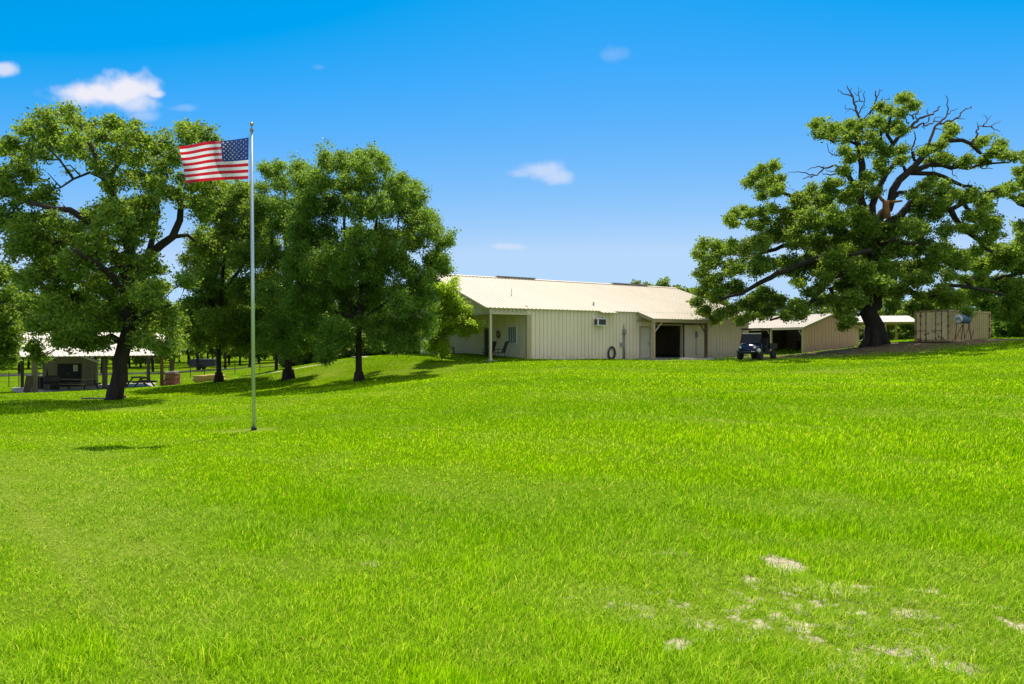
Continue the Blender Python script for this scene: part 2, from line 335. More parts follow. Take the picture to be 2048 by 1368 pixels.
# ------------------------------------------------------------------ grass blades (uncountable: one object)
BD = np.array([.848, .530]); BN = np.array([-.530, .848]); BC = np.array([-1.33, 41.0])   # barn axes and front corner
def grass_ok(x, y):
    q = np.stack([x, y], -1)-BC; lx, ly = q@BD, q@BN
    ok = ~((lx > -.1) & (lx < 23.6) & (ly > -.02) & (ly < 16.5))
    ok &= ~((lx > 11.6) & (lx < 17.3) & (ly > -1.3) & (ly <= 0))
    q = np.stack([x, y], -1)-np.array([-32.0, 45.6]); lx, ly = q@np.array([.75, .66]), q@np.array([-.66, .75])
    ok &= ~((lx > 0) & (lx < 9.8) & (ly > 0) & (ly < 7.2))
    return ok
def make_grass():
    n = 1150000                                   # denser near where people stand, thinner far out; the sheet is wide enough to walk sideways
    yy_ = np.exp(np.linspace(math.log(1.8), math.log(62), 4000)); cdf = np.cumsum((.86*yy_+5.5)/yy_); cdf /= cdf[-1]
    y = np.interp(rng.random(n), cdf, yy_); x = rng.uniform(-1, 1, n)*(.86*y+5.5)
    so, dr, sa, pa = np.clip(soil(x, y)*1.05+field(x, y, .09)*.8-.42, 0, 1), dirt(x, y), sand(x, y), pale(x, y)
    keep = grass_ok(x, y) & (rng.random(n) > np.clip(so*1.75, 0, .93)) & (rng.random(n) > dr*1.3) & (rng.random(n) > sa*1.3)
    keep &= ~((y > 9) & (rng.random(n) < .15))
    x, y, pa, so = x[keep], y[keep], pa[keep], so[keep]; n = len(x)
    z = ground(x, y)-.004
    tall = np.clip(.55+field(x, y, 1.7)*.5+field(x+9, y, .25)*.45+.25*np.clip((x+1)/4, -1, 1), .15, 1.2)
    tc = np.random.default_rng(3); 
    for _ in range(170):
        ty = math.exp(tc.uniform(math.log(3.2), math.log(26))); tx = tc.uniform(-.8, .8)*ty; tr = tc.uniform(.05, .16)*(1+ty*.04)
        tall = tall+tc.uniform(.5, 1.4)*np.exp(-((x-tx)**2+((y-ty))**2)/tr**2)
    pa = np.where(rng.random(n) < .16*np.clip(field(x+2, y, .7)+.1, 0, 1)*(y < 11), 1.6, pa)
    h = (.030+.043*tall)*rng.uniform(.55, 1.35, n)*(1-.5*np.minimum(pa, 1))
    w = np.maximum(.0042, .00105*y)*rng.uniform(.7, 1.3, n)
    a = rng.uniform(0, 2*math.pi, n); lean = np.abs(rng.normal(.28, .25, n))+np.minimum(pa, 1)*.6
    wind = np.array([.25, -.1])
    dx, dy = np.cos(a)*lean+wind[0]*.4, np.sin(a)*lean+wind[1]*.4
    ca = rng.uniform(0, math.pi, n); sx, sy = np.cos(ca)*w/2, np.sin(ca)*w/2
    def row(t, ww):
        bx = x+dx*h*t*t*1.1; by = y+dy*h*t*t*1.1; bz = z+h*t*(1-.35*np.minimum(lean, 1.4)*t)
        return np.stack([bx-sx*ww, by-sy*ww, bz], -1), np.stack([bx+sx*ww, by+sy*ww, bz], -1)
    L0, R0 = row(0, .8); L1, R1 = row(.45, 1.0); L2, R2 = row(.78, .6); T = row(1, 0)[0]
    Vv = np.stack([L0, R0, L1, R1, L2, R2, T], 1).reshape(-1, 3)
    base = np.arange(n)*7
    tri = np.array([[0, 1, 3], [0, 3, 2], [2, 3, 5], [2, 5, 4], [4, 5, 6]])
    Fc = (base[:, None, None]+tri[None]).reshape(-1, 3)
    o = mesh_np('grass', Vv, Fc, M['grass'], k=3, smooth=True)
    at = o.data.attributes.new('pale', 'FLOAT', 'POINT'); at.data.foreach_set('value', np.repeat(pa, 7).astype(np.float32))
    at = o.data.attributes.new('patch', 'FLOAT', 'POINT'); at.data.foreach_set('value', np.repeat(np.clip(field(x*.3, y, 1.3)*.55+field(x, y, 3.5)*.35+.45, 0, 1), 7).astype(np.float32))
    at = o.data.attributes.new('tip', 'FLOAT', 'POINT'); at.data.foreach_set('value', np.tile(np.array([0, 0, .45, .45, .78, .78, 1], np.float32), n))
    tag(o, 'bright green blades of lawn grass covering the open ground', 'grass', kind='stuff')
m, nt, out = new_mat('grass blade')
g = N(nt, 'ShaderNodeNewGeometry').outputs['Random Per Island']
c = ramp(nt, g, [(0, (.09, .25, .001)), (.5, (.25, .52, .002)), (.9, (.40, .68, .005)), (.985, (.58, .72, .08)), (1, (.66, .54, .18))])
at = lambda n: N(nt, 'ShaderNodeAttribute', attribute_name=n).outputs['Fac']
c = mixc(nt, at('patch'), c, mixc(nt, 1.0, c, (1.8, 1.42, .9), 'MULTIPLY'))
pc = ramp(nt, g, [(0, (.20, .33, .02)), (.6, (.36, .46, .06)), (1, (.60, .58, .24))])
c = mixc(nt, at('pale'), c, pc)
d = N(nt, 'ShaderNodeBsdfPrincipled'); d.inputs['Roughness'].default_value = .6; d.inputs['Specular IOR Level'].default_value = .02
t = N(nt, 'ShaderNodeBsdfTranslucent'); mx = N(nt, 'ShaderNodeMixShader'); mx.inputs[0].default_value = .45
nt.links.new(c, d.inputs['Base Color']); nt.links.new(mixc(nt, 1.0, c, (1.15, 1.1, .8), 'MULTIPLY'), t.inputs[0])
nt.links.new(d.outputs[0], mx.inputs[1]); nt.links.new(t.outputs[0], mx.inputs[2]); nt.links.new(mx.outputs[0], out.inputs[0])
M['grass'] = m
make_grass()

# ------------------------------------------------------------------ trees
def leaf_mesh(cent, up, size, aspect=.62):
    """one bent rhombic leaf at each centre"""
    n = len(cent)
    nr = rng.normal(size=(n, 3)); nr[:, 2] += up; nr /= np.linalg.norm(nr, axis=1)[:, None]
    t = rng.normal(size=(n, 3)); t -= nr*(t*nr).sum(1)[:, None]; t /= np.linalg.norm(t, axis=1)[:, None]
    b = np.cross(nr, t); s = (size*rng.uniform(.6, 1.35, n))[:, None]
    fold = nr*s*.12
    V = np.stack([cent-t*s*.5, cent+b*s*aspect*.5+fold-t*s*.05, cent+t*s*.5, cent-b*s*aspect*.5+fold-t*s*.05], 1).reshape(-1, 3)
    return V, np.arange(n*4)
DENS = 2.6
def grow(parent, Y, limbs, blobs, leaf, lsize, rc, per, depth, mat, bark='bark', fill=1.0, dead=(), copies=3, up=.5, tw=.014, flat=.7, spray=.5):
    ppm = F/Y
    nodes, nrad = [], []; mb = MB()
    for pts, r0, r1 in limbs:
        pp = [P(p[0], p[1], Y+(p[2] if len(p) > 2 else 0)) for p in pts]
        rr = np.linspace(r0, r1, len(pp))/ppm
        # densify with small kinks
        Q, RR = [pp[0]], [rr[0]]
        for i in range(len(pp)-1):
            L = np.linalg.norm(pp[i+1]-pp[i]); k = max(1, int(L/.55))
            for j in range(1, k+1):
                f = j/k; q = pp[i]*(1-f)+pp[i+1]*f
                if j < k: q = q+rng.normal(size=3)*rr[i]*.22
                Q.append(q); RR.append(rr[i]*(1-f)+rr[i+1]*f)
        mb.tube(Q, RR, 10 if r0 > 8 else 7)
        nodes += Q; nrad += RR
    core = np.mean([P(b[0], b[1], Y) for b in blobs], 0); uc = core[0]*F/Y+1024
    um = max(abs(b[0]-uc) for b in blobs)+1
    allb = []
    for b in blobs:
        e = math.sqrt(max(.08, 1-((b[0]-uc)/um)**2))
        for c in range(copies):
            dY = (b[3] if len(b) > 3 else 0)+(0 if len(b) > 3 and abs(b[3]) > 2.5 else (rng.uniform(-1, 1)*depth*e if c else rng.uniform(-.45, .45)*depth*e))
            j = 0 if c == 0 else b[2]*.35
            allb.append((b[0]+rng.uniform(-j, j), b[1]+rng.uniform(-j, j), b[2]*rng.uniform(.85, 1.1)*(1 if c == 0 else .9), dY))
    tr = np.array(nodes[0])
    ws = sorted([(P(u, v, Y+dY), r/ppm) for u, v, r, dY in allb], key=lambda q: np.linalg.norm((q[0]-tr)[:2]))
    cl = []
    for c, r in ws:
        A = np.array(nodes); dv = c-A; d = np.linalg.norm(dv, axis=1)+np.where(dv[:, 2] < -.3, .8*-dv[:, 2], 0)+.25*np.linalg.norm(A[:, :2]-tr[:2], axis=1)*0
        d = np.where(A[:, 2] < tr[2]+.12*(core[2]-tr[2])+1.2, d+6, d)
        i = int(np.argmin(d)); a = A[i]; L = np.linalg.norm(c-a)
        r0 = min(nrad[i]*.75, .018+.014*L); k = max(2, int(L/.5)); pts = []; rr = []
        off = rng.normal(size=3)*.10*L
        for j in range(k+1):
            f = j/k; q = a*(1-f)+c*f+off*math.sin(f*math.pi)+(rng.normal(size=3)*.035*L/ max(1, k**.5) if 0 < j < k else 0)
            pts.append(q); rr.append(r0*(1-f)+.012*f)
        mb.tube(pts, rr, 5); nodes += pts[1:]; nrad += rr[1:]
        ns = max(5, int(fill*5.2*(r/rc)**2.2))
        dirs = rng.normal(size=(ns, 3)); dirs /= np.linalg.norm(dirs, axis=1)[:, None]
        q = c+dirs*(r*rng.uniform(.25, 1.0, ns)**.6)[:, None]*np.array([1, 1, .9])
        cl.append(q)
        for s in q[::2]:
            mid = (pts[-1]*.5+s*.5)+rng.normal(size=3)*.05
            mb.tube([pts[-2], mid, s], [tw, tw*.7, tw*.35], 3, False)
    thin = [q for q, r in zip(nodes, nrad) if r < 2.6/ppm+.015 and rng.random() < spray]
    if thin:
        thin = np.array(thin); cl.append(thin+rng.normal(size=thin.shape)*rc*.75)
    cl = np.concatenate(cl)
    nl = (rng.uniform(.6, 1.4, len(cl))*per*DENS).astype(int)
    idx = np.repeat(np.arange(len(cl)), nl)
    g = rng.normal(size=(len(idx), 3)); g *= (rc*.52*np.abs(rng.normal(.75, .45, len(idx)))/np.linalg.norm(g, axis=1)*1.6)[:, None]
    cent = cl[idx]+g*np.array([1, 1, flat])
    V, Fc = leaf_mesh(cent, up, lsize)
    inv = np.array(parent.location)
    mb.v = [tuple(np.array(p)-inv) for p in mb.v]
    mb.build('trunk', M[bark], parent)
    mesh_np('crown', V-inv, Fc, M[mat], parent)
    if dead:
        for pts, r0, r1 in dead:
            db = MB(); pp = [P(p[0], p[1], Y+(p[2] if len(p) > 2 else 0)) for p in pts]; Q = [pp[0]]
            for i in range(len(pp)-1):
                k = 3
                for j in range(1, k+1):
                    f = j/k; q = pp[i]*(1-f)+pp[i+1]*f
                    if j < k: q = q+rng.normal(size=3)*.045
                    Q.append(q)
            db.tube([q-inv for q in Q], list(np.linspace(r0*.85, r1*.75, len(Q))/ppm), 6); db.build('bare_branch', M['deadwood'], parent)
    print('LEAVES', parent.name, len(cent), len(cl)); return len(cent)

# left oak ----------------------------------------------------------------
t = thing('oak_tree', 'large spreading oak with a dark leaning trunk and a plank swing under it', 'tree', on(228, 31, -.1), group='trees on the left lawn')
LO_limbs = [([(226, 806), (230, 780), (240, 725), (252, 680), (262, 640), (266, 600), (270, 560)], 15.5, 11),
  ([(222, 812, -.5), (226, 790, -.3), (236, 750)], 9, 11), ([(238, 812, .3), (238, 790), (242, 750)], 8, 10), ([(210, 810, .2), (222, 792), (232, 760)], 6, 9),
  ([(262, 640), (285, 560, 1), (300, 510, 1), (322, 490, 1), (345, 474, 1), (360, 440, 1), (362, 410, 1), (352, 380, 1)], 11, 5),
  ([(285, 545, 1), (300, 500, 1.5), (308, 465, 2), (318, 420, 2)], 8, 4), ([(345, 474, 1), (375, 470, 1.5), (390, 482, 2)], 5, 3),
  ([(270, 560), (255, 480, -.5), (230, 410, -.5), (213, 360, -.5), (198, 340), (192, 315), (180, 287), (165, 255)], 11, 3.5),
  ([(213, 360, -.5), (235, 330), (255, 300)], 6, 3), ([(213, 360, -.5), (180, 345, -1), (147, 358, -1), (122, 375, -1.5), (100, 380, -1.5)], 3.2, 1),
  ([(265, 580), (225, 500, -1), (180, 445, -1.5), (140, 420, -2), (110, 418, -2), (60, 405, -2)], 9, 4),
  ([(262, 640), (215, 590, 1), (150, 560, 2), (90, 545, 3)], 8, 4), ([(250, 690), (222, 672, .2), (205, 680, .4), (185, 672, .5), (150, 660, .5)], 7, 4),
  ([(258, 660), (300, 620, -1), (340, 610, -2)], 6, 3), ([(266, 600), (210, 540, -2.5), (150, 500, -4)], 8, 4), ([(147, 358, -1), (120, 320, -1), (90, 290, -1)], 2.6, 1.2), ([(160, 350, -1), (140, 330, -1), (118, 335, -1)], 1.6, .6), ([(122, 375, -1.5), (108, 360, -1.4), (95, 345, -1.4)], 1.4, .6)]
LO = [(95, 240, 26), (130, 230, 24), (165, 250, 28), (60, 262, 22), (32, 290, 18), (108, 285, 32), (160, 295, 30), (68, 305, 26), (200, 268, 20), (228, 262, 22), (262, 266, 24), (288, 285, 15), (230, 305, 28), (270, 318, 26), (205, 335, 22), (312, 305, 9),
  (340, 285, 22), (378, 274, 24), (410, 270, 20), (360, 315, 26), (325, 335, 24), (300, 365, 26), (340, 380, 30), (390, 365, 28), (425, 375, 28), (400, 420, 30),
  (8, 350, 26), (22, 385, 28), (58, 392, 22), (88, 385, 18), (18, 430, 36), (60, 450, 36), (105, 440, 24), (40, 500, 34), (90, 490, 38), (140, 465, 34), (190, 440, 32), (232, 420, 36), (280, 415, 36), (250, 465, 36), (290, 455, 22), (200, 500, 40), (150, 530, 40), (100, 545, 40), (62, 550, 32), (250, 530, 36), (298, 535, 28), (200, 570, 40), (145, 600, 40), (95, 610, 40), (250, 590, 38), (300, 598, 36), (190, 640, 36), (130, 655, 32), (80, 650, 28), (225, 640, 28), (300, 645, 34), (338, 640, 26), (345, 670, 18), (70, 690, 15, 3), (78, 715, 10, 3), (170, 668, 22), (280, 680, 14), (370, 560, 12), (320, 570, 18), (150, 678, 15), (205, 686, 15), (262, 684, 12), (312, 686, 16), (350, 692, 11), (118, 684, 11), (175, 690, 8), (330, 700, 8), (38, 330, 16), (262, 358, 22), (232, 372, 18), (60, 352, 12), (292, 400, 20), (12, 300, 9), (225, 245, 9), (372, 255, 8)]
grow(t, 31, LO_limbs, LO, 'oak', .135, .38, 25, 4.2, 'leaf_oak', fill=.66, copies=3, spray=.12)
# tree with the thin trunk behind the flag
t = thing('oak_tree', 'bushy green tree directly behind the flagpole, its slim trunk beside the hay bale', 'tree', on(438, 45, -.1), group='trees on the left lawn')
grow(t, 45, [([(438, 768), (438, 740), (437, 690), (440, 630), (445, 560), (450, 500), (455, 440)], 5.5, 2.5), ([(432, 770, -.2), (436, 745)], 6, 5), ([(445, 772, .2), (440, 745)], 6, 5),
  ([(440, 630), (410, 580), (390, 540)], 4, 2), ([(443, 590), (480, 540), (505, 490)], 4, 2)],
  [(440, 375, 20), (480, 392, 22), (402, 402, 22), (502, 420, 22), (526, 442, 20), (430, 420, 30), (470, 405, 30), (490, 375, 14), (420, 480, 36), (470, 470, 36), (505, 455, 30), (440, 530, 40), (490, 520, 36), (525, 495, 28), (400, 560, 34), (450, 590, 40), (500, 580, 40), (535, 560, 30), (390, 620, 34), (430, 645, 36), (480, 650, 40), (525, 640, 36), (400, 672, 24), (445, 682, 22), (490, 690, 22), (385, 520, 18), (375, 660, 18), (540, 610, 26), (520, 690, 18)],
  'fine', .15, .44, 24, 3.6, 'leaf_oak', fill=.95)
t = thing('oak_tree', 'narrow tree with a thick dark trunk just left of the tall rounded tree', 'tree', on(577, 42, -.1), group='trees on the left lawn')
grow(t, 42, [([(577, 766), (577, 740), (576, 690), (578, 620), (575, 540), (572, 460), (570, 390), (568, 350)], 8, 2.2), ([(570, 768, -.2), (574, 740)], 8, 8), ([(586, 768, .2), (580, 740)], 8, 8), ([(577, 600), (610, 540), (615, 480), (600, 400)], 5, 2), ([(576, 560), (545, 500), (540, 420)], 5, 2)],
  [(520, 400, 18), (514, 432, 20), (556, 332, 8), (530, 338, 8), (603, 330, 8), (543, 345, 13), (592, 343, 16), (528, 375, 16), (568, 368, 20), (612, 378, 24), (540, 405, 24), (580, 415, 28), (560, 455, 30), (602, 465, 32), (555, 515, 36), (602, 530, 36), (550, 578, 36), (592, 600, 38), (558, 645, 36), (610, 650, 36), (580, 690, 24), (632, 590, 34), (530, 690, 18), (630, 690, 20), (545, 680, 24)],
  'fine', .12, .44, 28, 3.2, 'leaf_fine', fill=.9)
t = thing('elm_tree', 'tall rounded full crowned tree on the mound in front of the barn porch', 'tree', on(718, 36, -.1), group='trees on the left lawn')
D_bl = [(648, 310, 8), (702, 316, 9), (722, 310, 7), (768, 320, 8), (838, 372, 9), (680, 312, 7), (812, 355, 10), (908, 482, 7), (900, 540, 8), (745, 308, 6), (650, 328, 20), (690, 332, 22), (730, 325, 24), (772, 335, 22), (640, 368, 28), (690, 368, 32), (740, 366, 32), (790, 365, 26), (822, 388, 18), (612, 418, 30), (660, 420, 36), (715, 418, 36), (770, 420, 36), (820, 420, 32), (858, 425, 20), (600, 475, 34), (650, 480, 38), (710, 480, 38), (770, 478, 36), (822, 475, 34), (862, 470, 24), (888, 492, 14), (892, 520, 12), (590, 540, 36), (640, 540, 38), (700, 545, 36), (760, 540, 32), (825, 545, 30), (862, 555, 22), (590, 600, 34), (640, 605, 38), (700, 605, 36), (755, 605, 34), (815, 605, 36), (858, 600, 28), (622, 652, 32), (668, 660, 34), (715, 640, 24), (770, 660, 34), (820, 660, 32), (858, 650, 30), (650, 690, 20), (800, 690, 20), (755, 690, 15), (655, 708, 9), (650, 718, 6), (690, 680, 18), (830, 690, 18),
  (845, 402, 20), (868, 438, 20), (884, 464, 15), (842, 440, 26), (800, 392, 26), (886, 528, 14), (868, 518, 22), (600, 362, 20), (612, 400, 26), (592, 440, 28), (622, 342, 18), (740, 510, 34), (790, 515, 30), (680, 515, 36), (680, 575, 36), (620, 575, 34), (740, 575, 32), (800, 580, 30), (845, 580, 28), (600, 510, 32)]
grow(t, 36, [([(718, 770), (718, 745), (718, 700), (719, 650), (722, 590), (724, 520), (722, 450), (720, 390), (722, 350)], 7.5, 2), ([(711, 771, -.2), (716, 745)], 6, 7), ([(726, 771, .2), (720, 745)], 6, 7),
  ([(719, 650), (690, 590), (665, 530), (655, 460), (650, 380)], 3.2, 1.2), ([(720, 630), (760, 560), (790, 490), (800, 420)], 3.2, 1.2), ([(719, 640), (780, 600), (840, 570), (880, 560)], 3.2, 1.2), ([(720, 640), (660, 620), (610, 590)], 4, 2), ([(722, 560), (690, 470), (690, 400)], 4, 2), ([(722, 560), (750, 470), (760, 390)], 4, 2)],
  [((b[0]-718)*.955+716, b[1]+(2 if b[1] < 400 else 0), b[2]*.95, *b[3:]) for b in D_bl], 'fine', .112, .36, 26, 3.8, 'leaf_fine', fill=.80, tw=.01, flat=.85, copies=3)
t = thing('sapling', 'small sapling with bright yellow green leaves in front of the barn porch', 'sapling', on(884, 41.2, -.1))
grow(t, 41.2, [([(884, 718), (884, 690), (885, 650), (884, 610), (882, 580)], 2.4, 1), ([(885, 660), (905, 640), (930, 648)], 1.6, .8)],
  [(868, 585, 18), (886, 578, 18), (900, 600, 20), (905, 570, 12), (922, 628, 18), (942, 650, 11), (952, 658, 6), (918, 650, 15), (897, 652, 22), (872, 620, 22), (880, 682, 18), (888, 702, 10), (866, 655, 20), (930, 664, 9), (904, 625, 20), (862, 690, 14), (935, 640, 12), (912, 606, 12)],
  'fine', .12, .34, 24, 1.3, 'leaf_bright', fill=.9, tw=.008)
t = thing('slender_tree', 'small slender tree standing far back on the lawn left of the thick dark trunk', 'tree', on(553, 52, -.1), group='trees on the left lawn')
grow(t, 52, [([(553, 756), (553, 730), (552, 690), (550, 640)], 4, 2)], [(550, 640, 24), (530, 655, 22), (575, 650, 24), (545, 675, 24), (570, 685, 20), (525, 685, 18), (540, 610, 22), (560, 600, 20)], 'fine', .2, .4, 14, 1.6, 'leaf_fine', fill=.9)
t = thing('oak_tree', 'oak cut by the left frame edge with one forked limb showing', 'tree', on(-60, 38, -.1), group='trees on the left lawn')
grow(t, 38, [([(-60, 800), (-60, 740), (-55, 680), (-40, 630), (-10, 605), (8, 600), (12, 580), (20, 573), (34, 568)], 16, 3), ([(12, 580), (2, 568), (-6, 555)], 4, 2), ([(8, 600), (14, 615)], 3, 2), ([(-50, 650), (-80, 560), (-90, 480)], 8, 3)],
  [(5, 548, 20), (-30, 540, 30), (25, 590, 18), (0, 630, 24), (10, 655, 26), (-20, 660, 32), (15, 690, 22), (-5, 715, 22), (20, 720, 14), (-40, 600, 30), (-70, 520, 40), (-110, 560, 40), (-60, 470, 34), (-110, 640, 36), (32, 660, 14), (-30, 700, 26)], 'oak', .17, .32, 15, 2.6, 'leaf_oak', fill=.9)

# right oak ---------------------------------------------------------------
c3 = lambda *pts: [(1560+p[0]*.2383, 160+p[1]*.2383, *(p[2:])) for p in pts]
RO_limbs = [([(1750, 700), (1750, 678), (1749, 650), (1748, 610), (1748, 570), (1747, 530), (1745, 490), (1742, 455)], 18.5, 12),
  ([(1722, 700, -.6), (1735, 680, -.3), (1742, 650)], 8, 10), ([(1780, 700, -.4), (1767, 678, -.2), (1758, 650)], 8, 10), ([(1750, 704, -1), (1750, 680, -.6), (1749, 640)], 10, 11), ([(1735, 698, .7), (1745, 675, .3)], 9, 10),
  (c3((730, 1230), (700, 1080), (672, 1000), (672, 930), (685, 850), (690, 720), (665, 600), (645, 480), (655, 400), (690, 340)), 8.5, 4.5),
  (c3((672, 960), (630, 900), (570, 800), (525, 735)), 6, 4), (c3((640, 540), (560, 500), (440, 520), (400, 490), (340, 490)), 3, 1.4),
  (c3((740, 1220), (775, 1050), (830, 900), (890, 790), (960, 700), (1010, 680)), 7.5, 3.5), (c3((870, 850), (860, 740), (850, 650), (900, 590), (950, 540), (990, 480), (1060, 430)), 5, 4), (c3((850, 650), (840, 540), (850, 420), (870, 330)), 3.5, 1.5), (c3((900, 400), (930, 310), (1000, 270), (1050, 220)), 3, 1.4), (c3((950, 540), (900, 460), (895, 390)), 3.5, 3),
  (c3((760, 1220), (910, 1080), (935, 1000), (945, 930), (1000, 840), (1080, 770), (1130, 720), (1200, 640), (1280, 580), (1340, 530), (1420, 510), (1530, 505), (1610, 540), (1660, 600), (1730, 650), (1700, 700)), 9, 2),
  (c3((1080, 770), (1160, 750), (1260, 710), (1370, 715), (1440, 740), (1500, 730), (1580, 745), (1680, 710), (1780, 700), (1930, 690)), 6, 1.6), (c3((1930, 690), (1950, 650), (2000, 590)), 1.5, .7),
  (c3((1100, 780), (1200, 785), (1370, 810), (1470, 860), (1540, 890), (1610, 890)), 5, 2.5), (c3((1130, 680), (1110, 600)), 3, 3), (c3((1060, 780), (1035, 720)), 4, 2.5), (c3((960, 970), (1000, 945), (1060, 940)), 5, 3),
  (c3((800, 1260), (1000, 1150), (1050, 1090), (1090, 1035), (1190, 1040), (1300, 1060), (1430, 1090), (1540, 1030), (1640, 1010), (1700, 950), (1800, 930)), 8.5, 2.5),
  (c3((1430, 1090), (1470, 1170), (1540, 1250))+[(1956, 479), (1968, 496), (1985, 504)], 6, 3.5), (c3((1540, 1040), (1600, 1120), (1630, 1200)), 4, 2.5), (c3((1660, 1070), (1710, 1130), (1740, 1200)), 3, 2),
  ([(1755, 580), (1790, 570, -.8), (1815, 582, -1.2), (1843, 592, -1.4), (1881, 592, -1.6), (1902, 571, -1.8), (1943, 575, -2), (1985, 583, -2), (2010, 590, -2)], 7.5, 2), ([(1943, 575, -2), (1930, 560, -2), (1950, 555, -2)], 4, 2),
  ([(1742, 540), (1695, 540, -1), (1660, 555, -1.2), (1647, 572, -1.4), (1627, 600, -1.5), (1593, 621, -1.6), (1572, 630, -1.6), (1540, 640, -1.6)], 7, 2),
  ([(1744, 520), (1680, 505, -1.5), (1610, 525, -2), (1556, 546, -2.2), (1527, 562, -2.4), (1497, 579, -2.4), (1482, 588, -2.4), (1440, 600, -2.4)], 7.5, 2.5),
  ([(1744, 480), (1690, 440, .5), (1640, 405, .5), (1606, 387, .5), (1581, 392, .5), (1560, 383, .5), (1535, 360, .5)], 7, 2), ([(1640, 440, 1), (1600, 445, 1), (1570, 418, 1), (1543, 425, 1), (1506, 433, 1), (1477, 437, 1)], 4, 1.5), ([(1690, 470, .6), (1640, 445, 1)], 5, 4), ([(1740, 500), (1660, 480, 2), (1580, 490, 3), (1480, 520, 3)], 8, 3),
  ([(1660, 575, -1), (1668, 596, -1), (1681, 621, -1), (1685, 640, -1)], 4, 1.5), ([(1747, 500), (1790, 480, -2), (1840, 490, -3)], 7, 3), ([(1747, 520), (1740, 500, -2.5), (1700, 510, -4)], 7, 3)]
